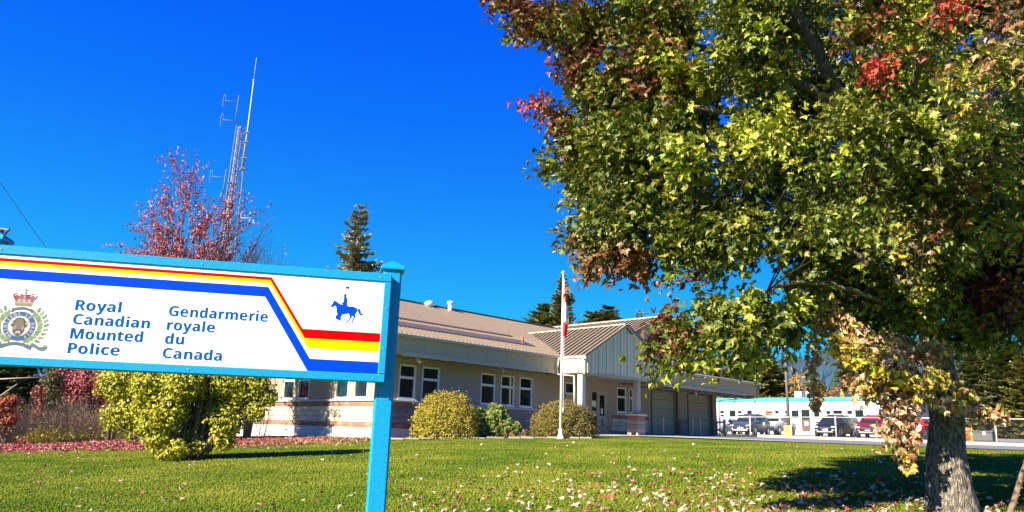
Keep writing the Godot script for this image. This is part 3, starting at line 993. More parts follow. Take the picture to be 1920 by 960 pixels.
# ---------------------------------------------------------------- the long white building across the car park
func build_school():
	var o := P(1348, 800, 80.0)
	var s := thing("white_building", "long flat-roofed white building with a turquoise roof band beyond the car park", "building", Vector3(o.x, 0, o.z), -PI / 4)
	# local x runs along the front towards the viewer, z out of the front
	var wall := nmat(Color(0.592, 0.592, 0.584), Color(0.656, 0.656, 0.640), 3.0, 0.8, 0.0, 0.02, 101)
	var frame := mat(0.8, 0.8, 0.78, 0.5)
	var wins := [[0.22, 0.69, 3.96, 4.70, 1], [1.23, 2.03, 3.95, 4.74, 0], [2.19, 2.68, 3.96, 4.68, 1], [3.23, 3.84, 3.92, 4.74, 0], [5.2, 6.03, 4.1, 4.72, 2], [6.24, 6.72, 3.96, 4.70, 1], [7.27, 7.76, 3.96, 4.70, 1], [7.93, 8.74, 3.96, 4.75, 0], [8.95, 9.79, 2.7, 4.78, 3], [10.16, 10.78, 3.96, 4.75, 0], [11.34, 11.82, 3.96, 4.70, 1], [12.0, 12.92, 4.2, 4.76, 0], [13.3, 13.84, 3.98, 4.72, 1], [14.02, 14.86, 3.98, 4.78, 0], [16.6, 17.3, 3.98, 4.76, 0]]
	var st := ST()
	var x := -14.0
	for w in wins:
		bx(st, Vector3(x, 1.2, -0.2), Vector3(w[0], 5.62, 0)); bx(st, Vector3(w[0], 1.2, -0.2), Vector3(w[1], w[2], 0)); bx(st, Vector3(w[0], w[3], -0.2), Vector3(w[1], 5.62, 0))
		x = w[1]
	bx(st, Vector3(x, 1.2, -0.2), Vector3(19.0, 5.62, 0)); bx(st, Vector3(18.8, 1.2, -12), Vector3(19.0, 5.62, -0.2)); bx(st, Vector3(-14, 1.2, -12.2), Vector3(19.0, 5.62, -12)); bx(st, Vector3(-14, 5.62, -12.2), Vector3(19.0, 5.7, -0.01))
	obj("wall", st, wall, s)
	st = ST(); bx(st, Vector3(-14.1, 5.63, 0.0), Vector3(19.1, 5.93, 0.14), 0.02); bx(st, Vector3(19.0, 5.63, -12.2), Vector3(19.14, 5.93, -0.01)); obj("roof_band", st, mat(0.05, 0.52, 0.56, 0.5), s)
	for w in wins:
		st = ST()
		var f := 0.035
		bx(st, Vector3(w[0], w[2], -0.1), Vector3(w[0] + f, w[3], 0.02)); bx(st, Vector3(w[1] - f, w[2], -0.1), Vector3(w[1], w[3], 0.02)); bx(st, Vector3(w[0] + f, w[3] - f, -0.1), Vector3(w[1] - f, w[3], 0.02))
		if w[4] == 3:
			var d := obj("door", st, mat(0.16, 0.09, 0.06, 0.6), s)
			st = ST(); bx(st, Vector3(w[0] + f, 2.2, -0.1), Vector3(w[1] - f, 3.85, -0.05)); obj("door_leaf", st, mat(0.10, 0.055, 0.04, 0.6), d)
			st = ST(); bx(st, Vector3(w[0] + f, 3.85, -0.09), Vector3(w[1] - f, w[3] - f, -0.06)); obj("pane", st, glass(), d)
			st = ST(); bx(st, Vector3(9.2, 3.3, -0.05), Vector3(9.58, 3.62, -0.035)); obj("notice", st, frame, d)
			continue
		bx(st, Vector3(w[0] - 0.04, w[2] - 0.06, -0.1), Vector3(w[1] + 0.04, w[2], 0.06))
		var o2 := obj("window", st, frame, s)
		var panes := [[w[2], w[3] - f]]
		if w[4] == 1:
			st = ST(); bx(st, Vector3(w[0] + f, 4.25, -0.1), Vector3(w[1] - f, 4.36, 0.015)); obj("rail", st, frame, o2)
			panes = [[w[2], 4.25], [4.36, w[3] - f]]
		for p in panes:
			st = ST(); bx(st, Vector3(w[0] + f, p[0], -0.08), Vector3(w[1] - f, p[1], -0.06)); obj("pane", st, glass(), o2)
		if w[4] == 2:
			st = ST()
			for k in 3: bx(st, Vector3(w[0] + f, 4.2 + k * 0.17, -0.06), Vector3(w[1] - f, 4.27 + k * 0.17, -0.045))
			obj("blind", st, mat(0.45, 0.2, 0.1, 0.7), o2)
	for q in [1.9, 4.2, 10.3]:
		st = ST(); ball(st, Vector3(q, 5.55, 0.12), Vector3(0.09, 0.08, 0.1)); obj("wall_lamp", st, mat(0.1, 0.1, 0.1, 0.5), s)
	for q in [[7.7, 8.4], [8.85, 9.6]]:
		var h := thing("rooftop_unit", "pale boxy air unit on the white building's roof, %s the light pole" % ("just beside" if q[0] < 8 else "further along from"), "air conditioner", s.transform * Vector3(q[0], 5.7, -1.5), -PI / 4, "air units on the white building")
		st = ST(); bx(st, Vector3(0, 0, 0), Vector3(q[1] - q[0], 0.95, -0.9), 0.03); obj("casing", st, mat(0.62, 0.61, 0.58, 0.6), h)
		for k in 4:
			st = ST(); bx(st, Vector3(0.06, 0.15 + k * 0.18, 0), Vector3((q[1] - q[0]) * 0.6, 0.24 + k * 0.18, 0.02)); obj("louvre", st, mat(0.3, 0.3, 0.3, 0.6), h)
		st = ST(); bx(st, Vector3(-0.02, -0.06, 0.02), Vector3(q[1] - q[0] + 0.02, 0, -0.92)); obj("plinth", st, mat(0.3, 0.3, 0.3), h)

# ---------------------------------------------------------------- the sign
func build_sign():
	var ang := deg_to_rad(12.0)
	var p0 := P(720.7, 529.1, 5.5)          # upper corner of the white face
	var base := on_ground(p0)
	var s := thing("police_sign", "white police sign in a bright blue frame with red, yellow and blue stripes", "sign", base, ang)
	var hh := p0.y - base.y
	var up := Transform3D(Basis(), Vector3(0, hh, 0))
	var blue := nmat(Color(0.000, 0.205, 0.42), Color(0.006, 0.275, 0.53), 0.5, 0.38, 0.05, 0.05, 111, 0.5)
	var white := mat(0.84, 0.84, 0.84, 0.4)
	var W := 2.665
	var st := ST()
	box(st, up * Transform3D(Basis(), Vector3(-W / 2, -0.345, -0.03)), Vector3(W + 0.02, 0.71, 0.06))
	var panel := obj("panel", st, white, s)
	# frame rails, butted at the corners
	for q in [[-W - 0.055, 0.0, 0.055, 0.066], [-W - 0.055, -0.75, 0.055, -0.69], [0.0, -0.69, 0.055, 0.0], [-W - 0.055, -0.69, -W, 0.0]]:
		st = ST()
		box(st, up * Transform3D(Basis(), Vector3((q[0] + q[2]) / 2, (q[1] + q[3]) / 2, -0.036)), Vector3(q[2] - q[0], q[3] - q[1], 0.096), 0.006)
		obj("frame_rail", st, blue, s)
	# posts with rounded corners behind the panel, each under a pyramid cap
	for x0 in [-0.008, -W - 0.132]:
		st = ST()
		var zc := -0.085 - 0.07
		box(st, Transform3D(Basis(), Vector3(x0 + 0.07, (hh + 0.135 - 0.5) / 2, zc)), Vector3(0.14, hh + 0.135 + 0.5, 0.14), 0.014)
		var post := obj("post", st, blue, s)
		st = ST()
		var y := hh + 0.118
		box(st, Transform3D(Basis(), Vector3(x0 + 0.07, y + 0.012, zc)), Vector3(0.185, 0.024, 0.185), 0.004)
		lathe(st, [Vector2(0.126, y + 0.024), Vector2(0.12, y + 0.034), Vector2(0.002, y + 0.088)], 4, Transform3D(Basis(Vector3.UP, PI / 4), Vector3.ZERO).translated(Vector3(x0 + 0.07, 0, zc)))
		obj("post_cap", st, blue, post)
		for q in [[-0.86, 0.11], [0.02, 0.03]]:
			st = ST()
			tube(st, [Vector3(x0 + q[1], hh + q[0], zc + 0.069), Vector3(x0 + q[1], hh + q[0], zc + 0.078)], [0.008, 0.007], 8)
			obj("bolt", st, mat(0.02, 0.05, 0.12, 0.5), post)
	for q in [[-0.03, 0.033], [-1.3, 0.033], [-2.6, 0.033], [-0.03, -0.72], [-1.3, -0.72], [-2.6, -0.72], [0.0275, -0.2], [0.0275, -0.5]]:
		st = ST(); tube(st, [up * Vector3(q[0], q[1], 0.011), up * Vector3(q[0], q[1], 0.0155)], [0.006, 0.005], 8); obj("screw", st, mat(0.25, 0.35, 0.42, 0.4), s)
	# printed stripes
	var yl := -W
	flat(panel, "red_stripe", [yl, -0.0245, -0.815, -0.0245, -0.563, -0.3885, 0.0, -0.3885, 0.0, -0.4555, -0.541, -0.4555, -0.8225, -0.0465, yl, -0.0465], mat(0.80, 0.0, 0.0, 0.5, 0.0, 0.15), up, 0.0)
	flat(panel, "yellow_stripe", [yl, -0.0468, -0.8227, -0.0468, -0.5412, -0.4558, 0.0, -0.4558, 0.0, -0.526, -0.516, -0.526, -0.826, -0.071, yl, -0.071], mat(0.86, 0.60, 0.0, 0.5, 0.0, 0.15), up, 0.0)
	flat(panel, "blue_stripe", [yl, -0.098, -0.832, -0.098, -0.492, -0.6025, 0.0, -0.6025, 0.0, -0.6895, -0.502, -0.6895, -0.848, -0.171, yl, -0.166], mat(0.0, 0.042, 0.55, 0.5, 0.0, 0.15), up, 0.0)
	# lettering
	var ink := mat(0.0, 0.072, 0.30, 0.5, 0.0, 0.15)
	for q in [["Royal", -2.085, -0.3497, 0.290], ["Canadian", -2.085, -0.449, 0.490], ["Mounted", -2.087, -0.547, 0.459], ["Police", -2.087, -0.6475, 0.324], ["Gendarmerie", -1.482, -0.3525, 0.668], ["royale", -1.482, -0.4512, 0.317], ["du", -1.482, -0.5485, 0.124], ["Canada", -1.484, -0.6495, 0.390]]:
		lettering(panel, q[0], up * Vector3(q[1], q[2], 0.0008), q[3], 0.0715, ink)
	rider(panel, up)
	crest(panel, up)

func flat(parent: Node, called: String, c: Array, m: Material, xf: Transform3D, z: float) -> MeshInstance3D:
	var poly := PackedVector2Array()
	for k in range(0, c.size(), 2):
		poly.append(Vector2(c[k], c[k + 1]))
	var st := ST()
	prism(st, poly, z, z + 0.0012, xf)
	return obj(called, st, m, parent)

func font(bold: bool, thick := 0.0) -> Font:
	var f := SystemFont.new()
	f.font_names = PackedStringArray(["Droid Sans"])
	f.font_weight = 700 if bold else 400
	if thick == 0.0:
		return f
	var v := FontVariation.new()
	v.base_font = f
	v.variation_embolden = thick
	return v

func text_mesh(t: String, f: Font) -> TextMesh:
	var tm := TextMesh.new()
	tm.text = t
	tm.font = f
	tm.font_size = 64
	tm.pixel_size = 0.01
	tm.depth = 0.01
	tm.curve_step = 0.6
	tm.horizontal_alignment = HORIZONTAL_ALIGNMENT_LEFT
	tm.vertical_alignment = VERTICAL_ALIGNMENT_TOP
	return tm

# text set to a given width and cap height, its base line at `at`
func lettering(parent: Node, t: String, at: Vector3, width: float, cap: float, m: Material):
	var f := font(true)
	var tm := text_mesh(t, f)
	var ref := text_mesh("H", f)
	var ab := ref.get_aabb()
	var wb := tm.get_aabb()
	var me := ArrayMesh.new()
	var sx := width / wb.size.x
	var sy := cap / ab.size.y
	var ar := tm.get_mesh_arrays()
	var vs: PackedVector3Array = ar[Mesh.ARRAY_VERTEX]
	# the line's own top differs with its tallest glyph: find the base line from letters that stand on it
	var foot := text_mesh(t.replace("y", "n").replace("g", "n").replace("p", "n"), f).get_aabb()
	var y0 := foot.position.y + (0.012 if not (t in ["Royal"]) else 0.012)
	for k in vs.size():
		vs[k] = at + Vector3((vs[k].x - wb.position.x) * sx, (vs[k].y - y0) * sy, (vs[k].z - wb.position.z) * 0.12)
	ar[Mesh.ARRAY_VERTEX] = vs
	me.add_surface_from_arrays(Mesh.PRIMITIVE_TRIANGLES, ar)
	inst("lettering", me, m, parent)

func rider(panel: Node, up: Transform3D):
	var blue := mat(0.0, 0.048, 0.50, 0.5, 0.0, 0.15)
	# horse at a canter with its rider, then the pennon above
	flat(panel, "horse_and_rider_print", [-0.380, -0.2148, -0.370, -0.195, -0.3526, -0.160, -0.347, -0.167, -0.327, -0.1786, -0.310, -0.191, -0.2875, -0.1694, -0.2878, -0.1367, -0.2875, -0.128, -0.290, -0.1214, -0.286, -0.112, -0.2798, -0.1085, -0.273, -0.112, -0.2705, -0.1214, -0.2733, -0.131, -0.2623, -0.15, -0.2611, -0.195, -0.2434, -0.203, -0.2143, -0.202, -0.1892, -0.2115, -0.1815, -0.226, -0.1875, -0.2406, -0.1998, -0.2613, -0.1914, -0.2758, -0.2063, -0.3017, -0.2117, -0.3245, -0.2183, -0.3214, -0.2115, -0.2971, -0.2032, -0.2791, -0.2195, -0.2701, -0.222, -0.2877, -0.244, -0.3141, -0.2524, -0.3295, -0.2585, -0.3264, -0.2493, -0.3094, -0.2326, -0.2884, -0.2383, -0.2663, -0.2465, -0.2544, -0.2678, -0.2608, -0.2938, -0.2675, -0.2989, -0.2927, -0.2985, -0.3055, -0.2875, -0.3143, -0.268, -0.3166, -0.2797, -0.3213, -0.3021, -0.3118, -0.3268, -0.3044, -0.3386, -0.2903, -0.3339, -0.2775, -0.3242, -0.267, -0.3324, -0.25, -0.3368, -0.2154, -0.3476, -0.202, -0.3588, -0.2119, -0.3657, -0.2158], blue, up, 0.0)
	flat(panel, "horse_tail_print", [-0.177, -0.214, -0.167, -0.216, -0.1585, -0.2285, -0.1558, -0.2475, -0.1321, -0.254, -0.1486, -0.2615, -0.1659, -0.2591, -0.1756, -0.24, -0.181, -0.224], blue, up, 0.0)
	flat(panel, "pennon_print", [-0.2811, -0.0527, -0.2519, -0.0527, -0.258, -0.061, -0.2519, -0.0693, -0.2811, -0.0693], mat(0.0, 0.05, 0.21, 0.4), up, 0.0)
	flat(panel, "bridle_hand_print", [-0.302, -0.186, -0.295, -0.186, -0.293, -0.192, -0.300, -0.194], mat(0.84, 0.84, 0.84, 0.4), up, 0.0013)

func crest(panel: Node, up: Transform3D):
	var c := Vector2(-2.408, -0.483)
	var gold := mat(0.250, 0.200, 0.110, 0.5)
	var navy := mat(0.015, 0.065, 0.180, 0.5)
	var slate := mat(0.060, 0.090, 0.120, 0.5)
	# wreath of maple leaves up both sides
	var greens := [mat(0.080, 0.160, 0.075, 0.6), mat(0.150, 0.210, 0.100, 0.6), mat(0.110, 0.200, 0.110, 0.6), mat(0.210, 0.230, 0.130, 0.6)]
	for s in [-1.0, 1.0]:
		for k in 11:
			var an := lerpf(-1.05, 0.85, k / 10.0)
			for ring in 2:
				var r := 0.128 + ring * 0.038 - 0.01 * absf(an)
				var q := c + Vector2(s * cos(an) * r, sin(an) * r * 0.98)
				var dir := Vector2(s * cos(an + 0.9 - ring * 0.5), sin(an + 0.9 - ring * 0.5))
				var side := Vector2(-dir.y, dir.x)
				var l := 0.026 - 0.004 * ring
				var poly := PackedVector2Array([q - dir * l, q - dir * l * 0.3 + side * l * 0.65, q + side * l * 0.3, q + dir * l * 0.4 + side * l * 0.5, q + dir * l, q + dir * l * 0.4 - side * l * 0.5, q - side * l * 0.3, q - dir * l * 0.3 - side * l * 0.65])
				var st := ST(); prism(st, poly, 0.0, 0.0006 + 0.0002 * ring + 0.00002 * k, up); obj("wreath_leaf", st, greens[(k + ring * 2) % 4], panel)
	# the ring with its motto
	var st := ST(); prism(st, ellipse(c, 0.1, 0.101, 40), 0.0, 0.0016, up); obj("crest_ring", st, gold, panel)
	st = ST(); prism(st, ellipse(c, 0.097, 0.098, 40), 0.0, 0.0020, up); obj("crest_ring", st, navy, panel)
	st = ST(); prism(st, ellipse(c, 0.070, 0.071, 40), 0.0, 0.0024, up); obj("crest_ring", st, gold, panel)
	st = ST(); prism(st, ellipse(c, 0.067, 0.068, 40), 0.0, 0.0028, up); obj("crest_ring", st, mat(0.400, 0.400, 0.395, 0.5), panel)
	var f := font(true)
	var motto := "MAINTIENS LE DROIT"
	for k in motto.length():
		if motto[k] == " ": continue
		var an := deg_to_rad(236.0 - 292.0 * k / (motto.length() - 1))
		var tm := text_mesh(motto[k], f)
		var ab := tm.get_aabb()
		var sc := 0.019 / text_mesh("H", f).get_aabb().size.y
		var o := inst("motto_letter", tm, mat(0.375, 0.380, 0.370, 0.5), panel)
		var mid := c + Vector2(cos(an), sin(an)) * 0.0835
		o.transform = up * Transform3D(Basis(Vector3(0, 0, 1), an - PI / 2) * Basis.from_scale(Vector3(sc, sc, 0.02)), Vector3(mid.x, mid.y, 0.0021)) * Transform3D(Basis(), -ab.get_center())
	# head of the bison
	var hd := [[0.0, 0.058, 0.022, 0.052, 0.040, 0.030, 0.050, 0.012, 0.046, -0.004, 0.034, -0.012, 0.036, -0.032, 0.024, -0.052, 0.012, -0.064, 0.0, -0.068]]
	var poly := PackedVector2Array()
	for k in range(0, 20, 2): poly.append(c + Vector2(hd[0][k], hd[0][k + 1]))
	for k in range(16, 0, -2): poly.append(c + Vector2(-hd[0][k], hd[0][k + 1]))
	st = ST(); prism(st, poly, 0.0, 0.0034, up); obj("bison_head_print", st, mat(0.037, 0.028, 0.022, 0.6), panel)
	st = ST(); prism(st, ellipse(c + Vector2(0, 0.014), 0.030, 0.038, 16), 0.0, 0.0038, up); obj("bison_brow_print", st, mat(0.110, 0.085, 0.070, 0.6), panel)
	st = ST(); prism(st, ellipse(c + Vector2(0, -0.044), 0.017, 0.013, 14), 0.0, 0.0039, up); obj("bison_muzzle_print", st, mat(0.300, 0.285, 0.265, 0.6), panel)
	st = ST(); prism(st, ellipse(c + Vector2(0, -0.051), 0.007, 0.005, 10), 0.0, 0.0042, up); obj("bison_nose_print", st, mat(0.010, 0.010, 0.010, 0.6), panel)
	for s in [-1.0, 1.0]:
		poly = PackedVector2Array()
		for q in [[0.034, 0.016], [0.046, 0.012], [0.054, 0.022], [0.052, 0.040], [0.047, 0.028], [0.042, 0.024]]: poly.append(c + Vector2(q[0] * s, q[1]))
		st = ST(); prism(st, poly, 0.0, 0.0040, up); obj("bison_horn_print", st, mat(0.360, 0.350, 0.330, 0.6), panel)
		st = ST(); prism(st, ellipse(c + Vector2(0.024 * s, -0.012), 0.010, 0.018, 12), 0.0, 0.0041 , up); obj("bison_cheek_print", st, mat(0.180, 0.155, 0.135, 0.6), panel)
	# small scroll over the ring and the crown
	poly = PackedVector2Array()
	for k in 9: poly.append(c + Vector2(lerpf(-0.06, 0.06, k / 8.0), 0.118 + 0.014 * sin(PI * k / 8.0)))
	for k in 9: poly.append(c + Vector2(lerpf(0.06, -0.06, k / 8.0), 0.100 + 0.014 * sin(PI * k / 8.0)))
	st = ST(); prism(st, poly, 0.0, 0.0032, up); obj("crest_scroll", st, slate, panel)
	for s in [-1.0, 1.0]:
		poly = PackedVector2Array()
		for q in [[0.052, 0.122], [0.068, 0.116], [0.062, 0.106], [0.066, 0.092], [0.050, 0.098]]: poly.append(c + Vector2(q[0] * s, q[1]))
		st = ST(); prism(st, poly, 0.0, 0.0030, up); obj("crest_scroll", st, slate, panel)
	var w := Vector2(-2.406, 0)
	poly = PackedVector2Array()
	for q in [[-0.052, -0.347], [0.052, -0.347], [0.056, -0.325], [-0.056, -0.325]]: poly.append(w + Vector2(q[0], q[1]))
	st = ST(); prism(st, poly, 0.0, 0.0012, up); obj("crown_band", st, mat(0.230, 0.180, 0.120, 0.5), panel)
	poly = PackedVector2Array()
	for q in [[-0.057, -0.324], [0.057, -0.324], [0.064, -0.300], [-0.064, -0.300]]: poly.append(w + Vector2(q[0], q[1]))
	st = ST(); prism(st, poly, 0.0, 0.0012, up); obj("crown_ermine", st, mat(0.330, 0.300, 0.250, 0.6), panel)
	var rubies := [mat(0.225, 0.015, 0.050, 0.5), mat(0.275, 0.040, 0.070, 0.5)]
	for k in 4:
		st = ST(); prism(st, ellipse(w + Vector2(-0.048 + 0.032 * k, -0.289 + (0.004 if k in [1, 2] else 0.0)), 0.017, 0.018, 14), 0.0, 0.0014 + 0.0001 * k, up); obj("crown_lining", st, rubies[k % 2], panel)
		st = ST(); prism(st, ellipse(w + Vector2(-0.048 + 0.032 * k, -0.312), 0.010, 0.005, 10), 0.0, 0.0018, up); obj("crown_jewel", st, mat(0.100, 0.070, 0.040, 0.5), panel)
		st = ST(); prism(st, ellipse(w + Vector2(-0.036 + 0.024 * k, -0.337), 0.004, 0.004, 8), 0.0, 0.0018, up); obj("crown_jewel", st, mat(0.100, 0.065, 0.050, 0.5), panel)
	for s in [-1.0, 1.0]:
		var arc := []
		for k in 10:
			var t := k / 9.0
			arc.append(up * Vector3(w.x + s * (0.004 + 0.068 * sin(t * 2.2) * 1.0), -0.272 - 0.002 * t + 0.016 * sin(t * PI) - 0.026 * t * t, 0.002))
		var rr := []
		for k in 10: rr.append(0.0028)
		st = ST(true); tube(st, arc, rr, 5); obj("crown_arch", st, mat(0.200, 0.190, 0.160, 0.5), panel)
	st = ST()
	bx(st, up * Vector3(w.x - 0.006, -0.300, 0.0), up * Vector3(w.x + 0.006, -0.250, 0.0026)); bx(st, up * Vector3(w.x - 0.003, -0.249, 0.0), up * Vector3(w.x + 0.003, -0.222, 0.0026)); bx(st, up * Vector3(w.x - 0.011, -0.238, 0.0), up * Vector3(w.x + 0.011, -0.231, 0.0029))
	obj("crown_cross", st, mat(0.250, 0.235, 0.210, 0.5), panel)
	# motto ribbon below
	for s in [-1.0, 1.0]:
		poly = PackedVector2Array()
		for q in [[0.0, -0.105], [0.04, -0.110], [0.075, -0.125], [0.098, -0.134], [0.098, -0.158], [0.075, -0.152], [0.04, -0.135], [0.0, -0.129]]: poly.append(c + Vector2(q[0] * s, q[1]))
		st = ST(); prism(st, poly, 0.0, 0.0014 + 0.0001 * s, up); obj("crest_ribbon", st, slate, panel)
		poly = PackedVector2Array()
		for q in [[0.085, -0.122], [0.110, -0.112], [0.150, -0.135], [0.190, -0.120], [0.194, -0.142], [0.170, -0.160], [0.140, -0.156], [0.108, -0.136], [0.088, -0.140]]: poly.append(c + Vector2(q[0] * s, q[1]))
		st = ST(); prism(st, poly, 0.0, 0.0020 + 0.0001 * s, up); obj("crest_ribbon", st, mat(0.080, 0.110, 0.135, 0.5), panel)
		st = ST(); prism(st, ellipse(c + Vector2(0.178 * s, -0.124), 0.012, 0.008, 12), 0.0, 0.0026 + 0.0001 * s, up); obj("crest_ribbon", st, mat(0.250, 0.250, 0.240, 0.5), panel)

# ---------------------------------------------------------------- the maple
var leaf_x := []
var leaf_c := []
var limbs := []         # polylines that twigs can start from
var twigs: SurfaceTool

func palette(k: int) -> Color:
	match k:
		0: return mixc(Color(0.092, 0.138, 0.017), Color(0.32, 0.33, 0.045), pow(rng.randf(), 1.6))
		1: return mixc(Color(0.24, 0.36, 0.022), Color(0.58, 0.55, 0.07), rng.randf())
		2: return mixc(Color(0.22, 0.05, 0.03), Color(0.24, 0.17, 0.06), rng.randf())
		3: return mixc(Color(0.40, 0.19, 0.08), Color(0.32, 0.30, 0.08), rng.randf()) if rng.randf() < 0.7 else palette(1)
		4: return mixc(Color(0.48, 0.26, 0.13), Color(0.74, 0.53, 0.33), rng.randf())
		5: return mixc(Color(0.50, 0.36, 0.02), Color(0.62, 0.48, 0.05), rng.randf())
		6: return mixc(Color(0.42, 0.035, 0.03), Color(0.50, 0.12, 0.06), rng.randf())
		8: return mixc(Color(0.10, 0.02, 0.02), Color(0.14, 0.05, 0.03), rng.randf())
	var r := rng.randf()
	return palette(2 if r < 0.4 else 0)

func limb(tree: Node, bark: Material, pts: Array, r0: float, r1: float):
	var p := []
	var r := []
	for i in pts.size() - 1:
		var steps := 6
		for k in steps:
			var t := (i + float(k) / steps)
			var a: Vector3 = pts[maxi(i - 1, 0)]; var b: Vector3 = pts[i]; var c: Vector3 = pts[i + 1]; var d: Vector3 = pts[mini(i + 2, pts.size() - 1)]
			p.append(b.cubic_interpolate(c, a, d, float(k) / steps) + rdir() * 0.012)
			r.append(lerpf(r0, r1, t / (pts.size() - 1)))
	p.append(pts[-1]); r.append(r1)
	var st := ST(true)
	tube(st, p, r, 9, 0.12)
	obj("limb", st, bark, tree)
	limbs.append(p)

func nearest_limb(q: Vector3) -> Vector3:
	var best := 1e9
	var at := q
	for l in limbs:
		for p in l:
			var d: float = p.distance_to(q) + maxf(0.0, p.y - q.y + 0.1) * 0.8
			if d < best:
				best = d; at = p
	return at

# a bough: leafy ball of radius r round a point, hung on a branch from the nearest limb
func lobe(c: Vector3, r: float, pal: int, heart: Vector3, dens := 1.0, size := 1.0, keep := false):
	# openings in the crown where the sun comes through to the trunk
	for tgt in ([] if keep else sunny):
		var w: Vector3 = c - tgt
		var sd := w.dot(to_sun)
		var off := (w - to_sun * sd).length()
		if sd > 0.25 and off < r * 0.65 + 0.05:
			return
		if sd > 0.25 and off < r + 0.1:
			dens *= 0.5
			r *= 0.8
			break
	var from := nearest_limb(c)
	var mid := from.lerp(c, 0.55) + Vector3(0, 0.12 * from.distance_to(c) * rnd(-0.2, 1.0), 0)
	var thick := clampf(0.007 + 0.011 * r, 0.005, 0.018)
	tube(twigs, [from, from.lerp(mid, 0.5) + rdir() * 0.03, mid, mid.lerp(c, 0.5) + rdir() * 0.03, c], [thick, thick * 0.8, thick * 0.6, thick * 0.45, thick * 0.3], 5)
	var n := maxi(5, int(dens * 360.0 * pow(r, 2.1)))
	for k in n:
		var d := rdir()
		var q := c + d * Vector3(1, 0.85, 1) * r * pow(rng.randf(), 0.42)
		var out := (d + (q - heart).normalized() * 0.8 + Vector3(0, -0.25, 0)).normalized()
		var back := q - out * rnd(0.2, 0.4)
		if k % 3 == 0: tube(twigs, [back.lerp(c, 0.4), back.lerp(q, 0.5) + Vector3(0, 0.02, 0), q + out * 0.12 - Vector3(0, 0.03, 0)], [0.006, 0.004, 0.002], 3)
		var base := palette(pal)
		var tilt := (Vector3(0, 0.75, 0) + rdir() * 0.55 + out * 0.35).normalized()
		for i in rng.randi_range(7, 11):
			var a := rng.randf()
			var w := back.lerp(q + out * 0.14, a) + rdir() * rnd(0.03, 0.13)
			var nn := (tilt + rdir() * 0.55).normalized()
			var tip := (out * 0.7 + Vector3(0, -0.55, 0) + rdir() * 0.6)
			var s := rnd(0.047, 0.082) * size * clampf(-w.z / 8.0, 0.72, 1.0)
			leaf_x.append(leaf_xf(w, nn, tip, s))
			var cc := vary(base if rng.randf() < 0.75 else palette(pal), 0.16)
			leaf_c.append(cc)

var sunny := []
var to_sun := Vector3.UP

